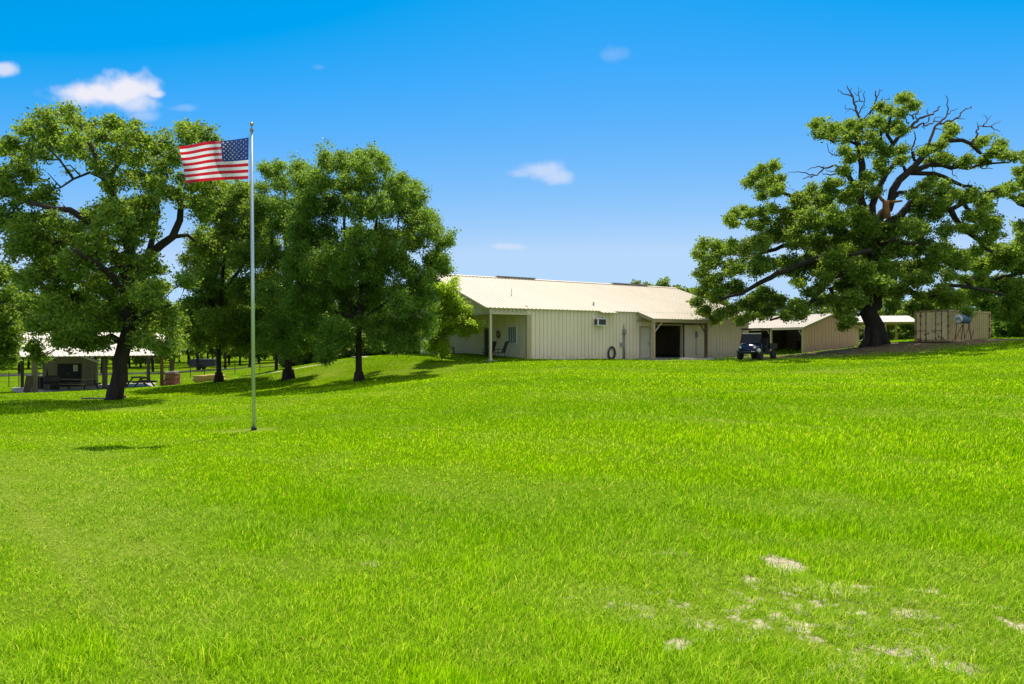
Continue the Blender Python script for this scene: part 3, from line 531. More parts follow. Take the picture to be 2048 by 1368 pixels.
RO_dead = [(c3((690, 340), (650, 280), (620, 200), (600, 120), (575, 80), (560, 45)), 3.2, .9), (c3((600, 140), (560, 125), (520, 112), (490, 75)), 1.6, .7), (c3((625, 190), (670, 175), (710, 178), (700, 130), (705, 90)), 1.6, .6), (c3((670, 175), (655, 120), (655, 55)), 1.2, .5), (c3((655, 130), (685, 75)), .9, .5), (c3((590, 100), (600, 60)), .9, .5), (c3((640, 260), (590, 240), (545, 240), (548, 205)), 1.2, .5), (c3((650, 130), (615, 100)), .8, .5), (c3((660, 280), (690, 220), (710, 180)), 1.6, 1), (c3((690, 240), (730, 220)), .8, .4), (c3((590, 240), (545, 285)), .7, .3),
  (c3((655, 400), (690, 360), (735, 320), (775, 250), (800, 180), (798, 120), (795, 90)), 3.4, 1.2), (c3((800, 170), (830, 120), (835, 65)), 1.6, .6), (c3((838, 95), (870, 78)), .7, .4), (c3((815, 180), (860, 175), (920, 165), (912, 150)), 1.2, .5), (c3((860, 172), (860, 140)), .7, .4), (c3((775, 270), (775, 340)), 1.4, 1),
  (c3((525, 735), (440, 720), (370, 740), (310, 800), (250, 815), (190, 830)), 2.8, .9), (c3((290, 800), (220, 780), (150, 770), (65, 775)), 1.6, .6), (c3((370, 740), (330, 725), (270, 735), (228, 758)), 1.6, .7), (c3((540, 790), (440, 795), (370, 792), (350, 780)), 2, .7), (c3((510, 775), (430, 770), (385, 755)), 1.6, .7), (c3((260, 790), (262, 825)), 1, .5), (c3((370, 740), (372, 710)), .8, .5),
  (c3((660, 590), (560, 600), (500, 640), (410, 605), (395, 530)), 1.8, .7), (c3((560, 600), (500, 590), (495, 560)), 1, .5), (c3((440, 615), (430, 645)), .9, .5), (c3((440, 600), (445, 575)), .8, .4), (c3((660, 590), (700, 610), (760, 580)), 1.2, .7), (c3((430, 510), (450, 540), (470, 520)), 1, .6), (c3((870, 610), (910, 580), (960, 550)), 1.4, .8), (c3((780, 590), (830, 630), (870, 640)), 1.2, .6),
  (c3((1060, 430), (1110, 380), (1160, 330), (1220, 305), (1270, 290), (1310, 260), (1345, 220)), 4, 1.5), (c3((1060, 430), (1130, 400), (1180, 370), (1225, 385), (1290, 345), (1360, 350)), 3.2, 1.2), (c3((1080, 370), (1060, 330), (1045, 310)), 1.8, .8), (c3((1120, 330), (1105, 300), (1160, 270), (1180, 205)), 2.2, .8), (c3((1100, 300), (1080, 290)), 1.6, .8), (c3((1150, 330), (1140, 290), (1180, 280)), 1.4, .6), (c3((1255, 295), (1230, 260), (1245, 235)), 1.1, .5), (c3((1250, 310), (1245, 350), (1200, 380)), 1.6, .8), (c3((1190, 390), (1215, 415)), 1.1, .6), (c3((1290, 345), (1300, 315), (1370, 310)), 1.2, .6),
  (c3((1250, 585), (1260, 500), (1295, 400), (1340, 360), (1390, 310), (1412, 250), (1408, 180), (1390, 130)), 3.6, .8), (c3((1340, 370), (1440, 345), (1490, 315), (1530, 265), (1555, 240), (1605, 238), (1602, 215)), 2.4, .7), (c3((1480, 325), (1555, 320)), 1, .5), (c3((1410, 285), (1440, 255), (1490, 245)), 1.4, .5), (c3((1300, 410), (1350, 418), (1395, 432)), 1.4, .5),
  (c3((1610, 520), (1650, 470), (1648, 420), (1662, 385), (1700, 390)), 2.6, 1.2), (c3((1700, 390), (1740, 335), (1780, 300)), 1.4, .5), (c3((1735, 330), (1705, 295)), .8, .4), (c3((1700, 390), (1780, 400), (1815, 415), (1852, 432)), 1.5, .6), (c3((1778, 398), (1805, 360), (1850, 338)), 1.2, .5), (c3((1662, 385), (1650, 350)), .9, .5), (c3((1620, 510), (1670, 480)), 1.2, .6),
  (c3((1105, 590), (1130, 510), (1135, 470), (1125, 430)), 2.2, .9), (c3((1120, 590), (1170, 545)), 1, .4), (c3((1120, 625), (1180, 630), (1240, 620)), 2, 1), (c3((1270, 720), (1278, 770), (1305, 790), (1300, 755)), 1.2, .6), (c3((1440, 750), (1450, 800), (1490, 830)), 1.2, .5), (c3((1440, 720), (1530, 690), (1560, 680)), 1.4, .6), (c3((1490, 690), (1450, 650)), .8, .4), (c3((1580, 880), (1590, 840)), .9, .4), (c3((1680, 735), (1785, 745)), 1.6, .7), (c3((1580, 680), (1650, 610)), 1.1, .5), (c3((700, 1020), (740, 980), (800, 965)), 1.6, .8), (c3((840, 960), (890, 930), (895, 910)), 1.2, .6), (c3((1050, 480), (1080, 450)), .9, .4), (c3((1640, 560), (1560, 620)), .8, .4)]
RO = [(1632, 250, 12), (1640, 266, 13), (1658, 256, 14), (1685, 262, 16), (1665, 272, 14), (1698, 248, 10), (1718, 250, 12), (1700, 272, 14), (1745, 245, 9), (1735, 270, 14), (1762, 214, 9), (1775, 220, 8), (1804, 198, 8), (1815, 194, 6), (1826, 212, 9), (1800, 226, 8), (1778, 256, 12), (1802, 262, 9), (1755, 285, 16), (1735, 300, 14), (1775, 305, 15), (1800, 300, 13), (1805, 320, 10), (1760, 328, 14), (1700, 318, 11), (1690, 340, 12), (1738, 355, 15), (1712, 375, 14), (1768, 340, 9), (1745, 385, 14), (1790, 250, 8), (1757, 245, 9), (1690, 300, 7),
  (1862, 298, 7), (1880, 292, 5), (1900, 254, 7), (1906, 262, 6), (1893, 276, 5), (1935, 318, 7), (1862, 324, 7), (1882, 312, 8), (1895, 318, 6), (1965, 282, 5), (1998, 300, 9), (2008, 310, 8), (2000, 288, 6), (1968, 322, 6), (2028, 312, 4), (1955, 290, 4), (1985, 308, 5), (1850, 302, 5), (1930, 328, 5),
  (1498, 362, 9), (1512, 350, 10), (1530, 342, 12), (1545, 332, 9), (1518, 372, 9), (1540, 362, 11), (1556, 358, 8), (1526, 392, 8), (1550, 384, 9), (1558, 375, 7), (1470, 425, 5), (1484, 419, 6), (1498, 426, 6), (1460, 438, 5), (1468, 448, 4), (1520, 424, 6), (1530, 440, 8), (1505, 448, 5), (1545, 418, 5), (1515, 456, 6),
  (1660, 372, 18), (1632, 390, 18), (1602, 405, 20), (1650, 405, 22), (1692, 395, 20), (1580, 436, 22), (1620, 440, 26), (1670, 440, 26), (1715, 425, 22), (1552, 466, 22), (1590, 480, 26), (1640, 485, 28), (1690, 480, 28), (1522, 488, 20), (1490, 495, 20), (1460, 496, 18), (1432, 495, 15), (1405, 492, 12), (1394, 510, 10), (1424, 525, 20), (1468, 532, 22), (1520, 530, 24), (1570, 530, 24), (1620, 530, 26), (1670, 525, 28), (1400, 550, 12), (1428, 565, 20), (1472, 575, 20), (1404, 585, 10), (1436, 592, 16), (1396, 605, 8), (1412, 620, 9), (1426, 636, 9), (1442, 628, 7), (1530, 592, 18), (1500, 605, 20), (1556, 600, 18), (1590, 612, 16), (1530, 625, 14), (1502, 632, 10), (1570, 630, 10), (1600, 632, 8), (1640, 605, 10), (1690, 565, 24), (1708, 595, 20), (1688, 608, 14), (1720, 545, 24), (1480, 640, 8), (1640, 545, 16), (1600, 565, 10), (1655, 555, 12), (1460, 620, 10),
  (1730, 455, 26), (1762, 465, 26), (1792, 450, 22), (1822, 455, 22), (1740, 505, 28), (1790, 505, 28), (1840, 495, 24), (1770, 545, 28), (1820, 545, 26), (1702, 515, 26), (1798, 580, 18), (1838, 556, 20), (1690, 638, 9), (1682, 626, 9), (1690, 650, 6), (1725, 575, 22), (1765, 575, 18, -2),
  (1828, 388, 12), (1852, 372, 12), (1878, 382, 13), (1904, 386, 11), (1850, 402, 16), (1884, 408, 16), (1920, 396, 12), (1944, 390, 11), (1960, 402, 12), (1832, 420, 16), (1870, 432, 16), (1836, 465, 16), (1890, 462, 13), (1878, 510, 22), (1908, 520, 18), (1858, 532, 20), (1898, 550, 14), (1940, 432, 11), (1958, 430, 13), (1974, 446, 13), (1988, 462, 14), (1948, 458, 9), (1975, 415, 10), (1924, 530, 10), (1990, 440, 8), (1975, 480, 12), (1925, 455, 7), (1880, 575, 8), (1920, 600, 14), (1935, 625, 9), (1955, 500, 10), (1890, 372, 8), (1865, 355, 7), (1900, 588, 12), (1932, 562, 13), (1962, 556, 11), (1862, 590, 10), (1888, 604, 8), (1700, 640, 7), (1660, 600, 8), (1840, 590, 9), (1618, 585, 9), (1640, 575, 9)]
t = thing('oak_tree', 'huge old oak at the right with bare dead branches rising above its crown', 'tree', on(1750, 48, -.1))
grow(t, 48, RO_limbs, [(b[0], b[1], b[2]*(1.08 if b[1] > 395 else (.84 if b[1] < 345 and b[0] > 1570 else 1.0)), *b[3:]) for b in RO], 'oak', .165, .40, 27, 6.5, 'leaf_oak', dead=RO_dead, fill=.74, copies=3, spray=.10)
sb = MB(); inv = np.array(t.location)
a_ = [P(*p, 46.6)-inv for p in c3((895, 1160), (890, 1090), (885, 1020))]; sb.tube(a_, [.28, .24, .2], 8)
sb.tube([P(*p, 46.6)-inv for p in c3((885, 1025), (950, 1022), (1025, 1015))], [.12, .1, .06], 6); sb.tube([P(*p, 46.6)-inv for p in c3((885, 1030), (850, 1000), (815, 950))], [.12, .11, .08], 6)
sb.build('broken_stub', M['stub'], t)['label'] = 'broken limb with raw orange wood'
t = thing('oak_tree', 'light green tree leaning in from the right frame edge behind the container', 'tree', on(2130, 56, -.1))
grow(t, 56, [([(2130, 690), (2128, 620), (2120, 540), (2112, 470), (2090, 430), (2060, 412), (2030, 397), (2000, 386)], 18, 3), ([(2118, 520), (2060, 540), (1990, 560)], 8, 3), ([(2090, 430), (2090, 380), (2060, 350)], 6, 3), ([(2125, 600), (2060, 600), (1990, 600)], 8, 3), ([(2120, 540), (2060, 500), (2010, 500)], 6, 3)],
  [(2040, 343, 13), (2050, 365, 16), (2022, 376, 14), (2000, 382, 14), (1985, 388, 10), (1968, 392, 8), (2046, 395, 10), (2036, 450, 11), (2052, 480, 22), (2025, 500, 22), (2046, 530, 28), (2002, 525, 22), (1962, 535, 22), (1934, 515, 17), (2000, 570, 26), (2042, 575, 30), (1962, 580, 24), (1935, 590, 14), (2012, 612, 28), (2046, 630, 28), (1990, 500, 18), (2090, 330, 34), (2100, 420, 34), (2100, 500, 36), (2100, 580, 36), (2080, 640, 30), (1975, 610, 18)],
  'oak', .2, .36, 14, 4.0, 'leaf_oak', fill=.9)
t = thing('bush', 'dense dark green bush growing at the right end of the container', 'bush', on(2025, 61, -.1))
grow(t, 61, [([(2025, 685), (2025, 660), (2022, 640)], 5, 3)], [(2000, 660, 14), (2020, 645, 20), (2040, 650, 22), (2062, 655, 22), (2010, 625, 16), (2035, 620, 20), (2060, 622, 22), (1998, 640, 12), (2030, 668, 14)], 'fine', .2, .4, 16, 2.2, 'leaf_fine', fill=1.2)

# distant woods -----------------------------------------------------------
cent = []; wb = MB()
def wood(u, vt, Y, w=1.0, f0=.12):
    x = (u-1024)/F*Y; g0 = gz(x, Y); top = CZ-(vt-684)/F*Y; H = max(2.5, top-g0)
    wb.tube([(x, Y, g0-.3), (x+rng.normal()*.2, Y, g0+H*.35), (x+rng.normal()*.4, Y, g0+H*.7)], [.16, .13, .06], 5)
    k = int(9+H*1.4)
    for _ in range(k):
        f = rng.uniform(f0, .93); rr = (.38+.5*math.sin(math.pi*min(1, f*.95)))*H*.30*w
        a = rng.uniform(0, 6.28); d = rng.uniform(.2, 1)*rr*1.2
        c = np.array([x+math.cos(a)*d, Y+math.sin(a)*d, g0+f*H]); n = 110
        q = rng.normal(size=(n, 3)); q /= np.linalg.norm(q, axis=1)[:, None]
        cent.append(c+q*(rr*.5*rng.uniform(.35, 1.1, n))[:, None])
for u in np.arange(-260, 960, 34):
    wood(u+rng.uniform(-14, 14), 612+rng.uniform(-28, 22), 98+rng.uniform(-6, 6)); wood(u+rng.uniform(-14, 14), 600+rng.uniform(-30, 22), 116+rng.uniform(-6, 6))
    if u > 540: wood(u+rng.uniform(-14, 14), 640+rng.uniform(-22, 18), 78+rng.uniform(-4, 4))
for u in np.arange(-120, 520, 52): wood(u+rng.uniform(-14, 14), 600+rng.uniform(-25, 15), 80.5+rng.uniform(-1, 1), 1.1, .42)
for u in np.arange(575, 880, 17): wood(u+rng.uniform(-8, 8), 655+rng.uniform(-18, 16), 64+rng.uniform(-3, 3), 1.25, .0)
for u, vt in ((1268, 562), (1285, 566), (1306, 558), (1325, 570), (1345, 572), (1372, 568), (1395, 572), (1420, 575)): wood(u, vt, 96)
for u in np.arange(1440, 2120, 30): wood(u+rng.uniform(-12, 12), 592+rng.uniform(-16, 14), 104, 1, .0); wood(u+rng.uniform(-12, 12), 652+rng.uniform(-6, 6), 92, 1.5, .0)
for u in np.arange(1780, 2140, 32): wood(u+rng.uniform(-12, 12), 585+rng.uniform(-22, 16), 82, 1, 0)
cent = np.concatenate(cent); V, Fc = leaf_mesh(cent, .4, .42, .75)
far = mesh_np('distant_woods', V, Fc, M['leaf_far']); tag(far, 'band of green woodland far behind the lawn and buildings', 'woods', kind='stuff')
wt = wb.build('distant_woods_trunks', M['bark'], far); wt.name = 'trunks'; wt['kind'] = 'stuff'

# ------------------------------------------------------------------ barn
ang = math.atan2(BD[1], BD[0]); FZ = .55
barn = thing('barn', 'long cream metal barn with pale ribbed roof and open porch at one end', 'barn', (BC[0], BC[1], FZ), ang)
EZ = 3.72-FZ; SL = .33; RW = 8.0; LEN = 23.4; RZ = EZ+SL*RW; PX = 2.7      # eave height, slope, half width
def siding_x(mb, x0, x1, y, z0, z1, holes=(), th=.12, ribs=True, sgn=-1, ztop=None, sp=.3):
    """wall along local x at y, holes = (xa, xb, za, zb)"""
    xs = list(np.arange(x0, x1, sp))+[x1]
    if len(xs) > 2 and xs[-1]-xs[-2] < .08: xs.pop(-2)
    cuts = sorted({x0, x1, *[h[0] for h in holes], *[h[1] for h in holes]})
    for depth, allx, gap in ((.035, cuts, 0), (0, sorted(set(cuts) | set(xs)), .018)):
        for a, b in zip(allx[:-1], allx[1:]):
            ga = gap if (a in xs and a > x0+.01) else 0; gb = gap if (b in xs and b < x1-.01) else 0
            if b-a-ga-gb < .02: continue
            hs = [h for h in holes if h[0] <= a+1e-6 and h[1] >= b-1e-6]
            y0_ = y-sgn*depth; y1_ = y-sgn*(th if depth else .036)
            if depth == 0: y1_ = y-sgn*.034
            zz = [(z0, z1)]
            if hs: zz = [(z0, hs[0][2]), (hs[0][3], z1)]
            for za, zb in zz:
                if zb-za > .02: mb.box(a+ga, b-gb, y0_, y1_, za, zb)
def gable_panels(mb, x, out, W, z0, ztop, sp=.3, gap=.018):
    # ribbed gable wall across local y: panels with open seams over a backing sheet; out = +1 / -1 is the weather side
    xb = sorted((x-out*.035, x-out*.12)); xf = sorted((x, x-out*.034)); ym = W/2
    mb.poly_prism([(xb[0], 0, z0), (xb[0], W, z0), (xb[0], W, ztop(W)), (xb[0], ym, ztop(ym)), (xb[0], 0, ztop(0))], (xb[1]-xb[0], 0, 0))
    y = 0
    while y < W-.05:
        a, b = y+gap, min(y+sp, W)-gap; pts = [(xf[0], a, z0), (xf[0], b, z0), (xf[0], b, ztop(b))]
        if a < ym < b: pts.append((xf[0], ym, ztop(ym)))
        mb.poly_prism(pts+[(xf[0], a, ztop(a))], (xf[1]-xf[0], 0, 0)); y += sp
def rot_x2y(mb):       # reuse of the x routine for walls that run along local y
    mb.v = [(-y, x, z) for x, y, z in mb.v]
w = MB()
siding_x(w, PX, LEN, 0, -.5, EZ-.02, [(13.35, 16.05, -.5, 2.28), (12.02, 13.06, -.02, 2.2)])
siding_x(w, PX, LEN, 16, -.5, EZ-.02, sgn=1)
w.build('front_wall', M['siding'], barn)
w = MB(); siding_x(w, .13, 15.87, 0, -.5, EZ+.2, [(1.22, 2.36, .95, 2.15), (4.55, 5.45, -.5, 2.12)], sgn=-1)
w.v = [(PX+y, x, z) for x, y, z in w.v]; w.build('porch_wall', M['siding'], barn)
w = MB()
pts = [(0, .13, -.5), (0, 15.87, -.5), (0, 15.87, EZ), (0, RW, RZ-.06), (0, .13, EZ)]
w.poly_prism([(LEN-.12, p[1], p[2]) for p in pts], (.12, 0, 0)); w.build('end_wall', M['siding'], barn)
w = MB()                                         # boarded gable above the porch beam
hb = 3.33-FZ
gable_panels(w, 0, -1, 16, hb+.1, lambda y: RZ-.09-SL*abs(y-RW))
w.build('gable', M['siding'], barn)
w = MB(); siding_x(w, .1, PX, 0, hb+.14, EZ-.02, th=.1); w.box(-.03, PX+.0, -.03, .13, hb, hb+.14); w.box(-.05, .14, .13, 16, hb-.02, hb+.1); w.build('porch_beam', M['trim_light'], barn)
w = MB(); w.box(.1, PX, .13, 15.9, hb+.12, hb+.16); w.build('porch_ceiling', M['siding'], barn)
w = MB(); w.box(PX+.12, LEN-.12, .12, 16, -.5, -.03); w.build('floor', M['concrete'], barn)
def roof_slab(mb, x0, x1, ya, za, yb, zb, th=.05, sp=.3):
    d = Vector((0, yb-ya, zb-za)); n = Vector((0, -d.z, d.y)).normalized()
    if n.z < 0: n = -n
    q = [Vector((x0, ya, za)), Vector((x1, ya, za)), Vector((x1, yb, zb)), Vector((x0, yb, zb))]
    mb.poly_prism(q, n*th)
    x = x0+.02
    while x < x1-.02:
        V = []
        for p, z in ((ya, za), (yb, zb)):
            o = Vector((x, p, z))+n*th
            V += [o+Vector((-.045, 0, 0)), o+Vector((-.02, 0, 0))+n*.035, o+Vector((.02, 0, 0))+n*.035, o+Vector((.045, 0, 0))]
        mb.add(V, [(0, 1, 5, 4), (1, 2, 6, 5), (2, 3, 7, 6), (3, 2, 1, 0), (4, 5, 6, 7)]); x += sp
rf = MB(); ov = .15
roof_slab(rf, -.35, LEN+.15, -ov, EZ-SL*ov, RW, RZ); roof_slab(rf, -.35, LEN+.15, 16+ov, EZ-SL*ov, RW, RZ)
roof_slab(rf, 11.7, 17.3, -1.62, EZ-SL*1.62, -ov, EZ-SL*ov); roof_slab(rf, 8.25, 9.6, -.5, EZ-SL*.5, -ov, EZ-SL*ov)
roof = rf.build('roof', M['roof'], barn)
w = MB()
for s in (-1, 1):
    w.beam((-.35, RW+s*.02, RZ+.10), (LEN+.15, RW+s*.02, RZ+.10), .04, .012)
    w.poly_prism([(-.36, RW, RZ+.115), (-.36, RW+s*.24, RZ+.115-SL*.24), (-.36, RW+s*.24, RZ+.10-SL*.24), (-.36, RW, RZ+.10)], (LEN+.52, 0, 0))
w.build('ridge_cap', M['roof'], roof)
for a, b in ((5.2, 8.6), (16.3, 20.2)):
    w = MB(); w.box(a, b, RW-.18, RW+.18, RZ+.125, RZ+.19); w.build('ridge_vent', M['grey'], roof)
w = MB(); w.tube([(3.35, 2.9, EZ+SL*2.9), (3.35, 2.9, EZ+SL*2.9+.55)], .035, 8); w.build('vent_pipe', M['white'], roof)
w = MB(); w.tube([(8.9, 1.2, EZ+SL*1.2), (8.9, 1.2, EZ+SL*1.2+.22)], .05, 8); w.lathe((8.9, 1.2, EZ+SL*1.2+.2), [(.02, .06), (.09, .03), (.09, 0)], 8); w.build('vent_pipe', M['grey'], roof)
w = MB()
for s in (-1, 1):
    w.beam((-.37, RW-s*RW-s*ov*0-s*.13, EZ-.10), (-.37, RW, RZ-.06), .035, .18)
w.build('rake_trim', M['trim'], barn)
def post(mb, x, y, z0, z1, w_=.09): mb.box(x-w_, x+w_, y-w_, y+w_, z0, z1)
w = MB(); post(w, .09, .09, 0, hb, .07); w.box(-.01, .19, -.01, .19, 0, .08); w.build('porch_post', M['trim_light'], barn)
w = MB(); post(w, .12, 8.0, -.1, hb, .14); w.build('porch_post', M['stone'], barn)
w = MB(); post(w, .12, 15.8, 0, hb, .085); w.build('porch_post', M['trim_light'], barn)
w = MB(); w.box(PX-.05, PX+.25, -.035, -.001, -.3, EZ-.35); w.box(PX-.055, PX-.001, -.03, .13, -.3, hb); w.build('corner_trim', M['trim'], barn)
# porch window, doors
def window(parent, y0, y1, z0, z1):
    f = MB(); x = PX-.04
    f.box(x, x+.1, y0, y0+.09, z0, z1); f.box(x, x+.1, y1-.09, y1, z0, z1); f.box(x, x+.1, y0+.09, y1-.09, z0, z0+.09); f.box(x, x+.1, y0+.09, y1-.09, z1-.09, z1)
    for k in (1, 2, 3):
        yy = y0+.09+(y1-y0-.18)*k/4; f.box(x+.02, x+.06, yy-.018, yy+.018, z0+.09, z1-.09)
    o = f.build('window', M['white'], parent); g = MB(); g.box(x+.065, x+.08, y0+.09, y1-.09, z0+.09, z1-.09); g.build('pane', M['glass'], o)
window(barn, 1.22, 2.36, .95, 2.15)
w = MB(); w.box(PX+.02, PX+.07, 4.64, 5.36, 0, 2.03); dr = w.build('porch_door', M['dark'], barn)
w = MB(); w.box(PX+.005, PX+.02, 4.74, 5.26, 1.1, 1.9); w.build('pane', M['glass'], dr)
w = MB(); w.box(PX-.03, PX+.1, 4.55, 4.64, 0, 2.12); w.box(PX-.03, PX+.1, 5.36, 5.45, 0, 2.12); w.box(PX-.03, PX+.1, 4.64, 5.36, 2.03, 2.12); w.build('door_frame', M['trim'], barn)
w = MB(); w.box(12.10, 12.98, .03, .07, 0.0, 2.1); dr = w.build('door', M['door'], barn, .006)
w = MB(); w.tube([(12.9, .03, .98), (12.9, -.03, .98), (12.80, -.035, .98)], .014, 8); w.box(12.86, 12.94, .018, .03, .9, 1.08); w.build('handle', M['grey'], dr)
w = MB(); w.box(12.02, 12.10, -.04, .08, -.02, 2.2); w.box(12.98, 13.08, -.04, .08, -.02, 2.2); w.box(12.10, 12.98, -.04, .08, 2.1, 2.2); w.box(11.7, 13.2, -.16, -.03, 2.52, 2.64); w.build('door_frame', M['trim'], barn)
w = MB(); w.box(13.27, 13.36, -.05, .13, -.3, 2.36); w.box(16.04, 16.14, -.05, .13, -.3, 2.36); w.box(13.36, 16.04, -.045, .13, 2.28, 2.36); w.build('opening_frame', M['trim_light'], barn)
w = MB(); siding_x(w, 16.22, 18.4, -.10, -.25, 2.32, th=.05, sp=.28); w.build('sliding_door', M['siding'], barn)['label'] = 'slid back ribbed door panel beside the dark opening'
w = MB(); w.box(16.15, 16.22, -.14, -.04, -.25, 2.4); w.box(13.3, 18.45, -.16, -.06, 2.37, 2.45); w.build('door_track', M['brown'], barn)
ez = EZ-SL*1.62
w = MB(); w.beam((11.75, -1.5, ez-.09), (17.25, -1.5, ez-.09), .09, .2); w.beam((11.77, -1.45, ez-.05), (11.77, -.03, EZ-.12), .06, .14); w.beam((17.24, -1.45, ez-.05), (17.24, -.03, EZ-.12), .06, .14); w.build('canopy_beam', M['trim'], barn)
w = MB(); post(w, 11.9, -1.5, -.4, ez-.19, .075); w.beam((11.95, -1.5, 1.75), (12.65, -1.5, ez-.2), .07, .07); w.build('canopy_post', M['trim'], barn)
w = MB(); post(w, 16.95, -1.5, -.4, ez-.19, .085); w.beam((16.88, -1.5, 1.75), (16.3, -1.5, ez-.2), .07, .07); w.box(16.83, 17.07, -1.62, -1.38, -.4, .02); w.build('canopy_post', M['brown'], barn)
# air conditioner, meter, lamp
w = MB(); w.box(7.95, 8.72, -.42, -.0, 2.16, 2.66); ac = w.build('air_conditioner', M['white'], barn, .012)
w = MB(); w.box(8.04, 8.64, -.432, -.421, 2.24, 2.60); w.box(7.938, 7.949, -.36, -.08, 2.24, 2.60); w.build('grille', M['screen'], ac)
w = MB(); w.box(10.42, 10.66, -.12, -.023, 1.62, 1.98); w.lathe((10.54, -.12, 1.78), [(.11, 0), (.11, -.08), (.08, -.1), (.02, -.1)], 14, 'y'); w.tube([(10.47, -.05, 1.62), (10.47, -.05, -.2)], .032, 8); w.tube([(10.60, -.05, 1.62), (10.60, -.05, -.2)], .045, 8); w.tube([(10.54, -.05, 1.98), (10.54, -.05, 2.3)], .03, 8); w.box(10.22, 10.42, -.1, -.023, .78, 1.05); w.build('electric_meter', M['grey'], barn)
w = MB(); w.box(17.35, 17.5, -.26, -.127, 1.45, 1.78); w.lathe((17.42, -.2, 1.82), [(.02, .09), (.09, .02), (.09, -.02)], 10); w.tube([(17.42, -.15, 1.45), (17.42, -.15, .1)], .02, 6); w.build('wall_lamp', M['grey'], barn)
w = MB()
for k in range(18):
    a = 2*math.pi*k/18; r_ = .16+.03*random.random(); c = (PX-.05-.03*random.random(), 3.45+r_*math.cos(a), 1.62+r_*math.sin(a)*1.25)
    w.lathe(c, [(.01, -.06), (.055, -.02), (.05, .03), (.01, .06)], 6)
wr = w.build('wreath', M['brown'], None); wr.matrix_world = Matrix.Translation(barn.location) @ Matrix.Rotation(ang, 4, 'Z'); tag(wr, 'dark oval wreath hanging on the porch wall left of the window', 'wreath')
LB = lambda x, y, z=0: (BC[0]+BD[0]*x+BN[0]*y, BC[1]+BD[1]*x+BN[1]*y, FZ+z)
# porch and canopy slabs
w = MB(); w.box(-.25, PX-.002, -.25, 16.3, -.55, .0); w.box(-3.2, -.252, 7.0, 15.8, -.55, -.02); o = w.build('porch_slab', M['concrete']); o.location = LB(0, 0); o.rotation_euler = (0, 0, ang); tag(o, kind='structure')
w = MB(); w.box(11.6, 18.6, -1.75, -.05, -.5, -.03); o = w.build('canopy_slab', M['concrete']); o.location = LB(0, 0); o.rotation_euler = (0, 0, ang); tag(o, kind='structure')
p1 = P(1392, 716, 44.3); w = MB(); w.box(-1.0, 1.1, -.35, .35, -.2, .0); w.box(1.3, 3.6, -.6, .3, -.3, -.1)
o = w.build('concrete_pad', M['concrete']); o.location = (p1[0], p1[1], p1[2]); tag(o, kind='structure')
# hose on the wall
w = MB()
for k in range(9):
    rx, rz_ = .22+.012*k+.02*random.random(), .36+.012*k; pts = []
    for j in range(25):
        a = 2*math.pi*j/24; pts.append((rx*math.cos(a), -.05-.018*(k % 4), .42+rz_*math.sin(a)-.03*(k % 3)))
    w.tube(pts, .017, 6, False)
w.box(-.06, .06, -.16, -.0, .72, .80)
o = w.build('garden_hose', M['hose']); o.location = LB(9.42, -.03, -.04); o.rotation_euler = (0, 0, ang); tag(o, 'coiled dark garden hose hanging low on the barn wall under the air conditioner', 'hose')
# rocking chairs
def rocker(loc, rz, label):
    t = thing('rocking_chair', label, 'chair', loc, rz, 'dark rocking chairs on the porch')
    w = MB(); w.box(-.26, .24, -.26, .26, .40, .45); w.build('seat', M['seat'], t, .01)
    w = MB(); mt = Matrix.Translation((-.24, 0, .45)) @ Matrix.Rotation(R(-20), 4, 'Y')
    w.box(-.03, .02, -.27, .27, 0, .74, mt); w.build('backrest', M['seat'], t, .01)
    for s in (-1, 1):
        w = MB(); w.tube([(-.62, s*.27, .14), (-.4, s*.27, .05), (-.1, s*.27, .015), (.2, s*.27, .03), (.42, s*.27, .1)], .022, 6); w.build('rocker_rail', M['black_metal'], t)
        w = MB(); w.tube([(.2, s*.27, .03), (.22, s*.28, .62)], .018, 6); w.tube([(-.22, s*.27, .03), (-.25, s*.27, .45)], .018, 6); w.tube([(-.34, s*.28, .66), (.25, s*.28, .63)], .022, 6); w.build('arm_frame', M['black_metal'], t)
rocker(LB(1.35, 2.55), R(150), 'dark rocking chair half hidden behind the cream porch post')
rocker(LB(1.5, 1.35), R(160), 'dark rocking chair below the porch window, nearest the barn corner')
t = thing('patio_table', 'dark square patio table on the porch slab behind the drooping leaves', 'table', LB(1.4, 8.6))
w = MB(); w.box(-.55, .55, -.55, .55, .70, .74); w.build('table_top', M['black_metal'], t)
for sx in (-1, 1):
    for sy in (-1, 1):
        w = MB(); w.box(sx*.5-.03, sx*.5+.03, sy*.5-.03, sy*.5+.03, 0, .70); w.build('leg', M['black_metal'], t)
t = thing('patio_chair', 'dark high backed patio chair beside the patio table', 'chair', LB(.55, 8.15), R(60))
w = MB(); w.box(-.25, .25, -.25, .25, .42, .47); w.build('seat', M['seat'], t)
w = MB(); w.box(-.27, -.22, -.24, .24, .47, 1.1); w.build('backrest', M['seat'], t)
for sx in (-1, 1):
    for sy in (-1, 1):
        w = MB(); w.tube([(sx*.22, sy*.22, .42), (sx*.25, sy*.24, 0)], .02, 6); w.build('leg', M['black_metal'], t)

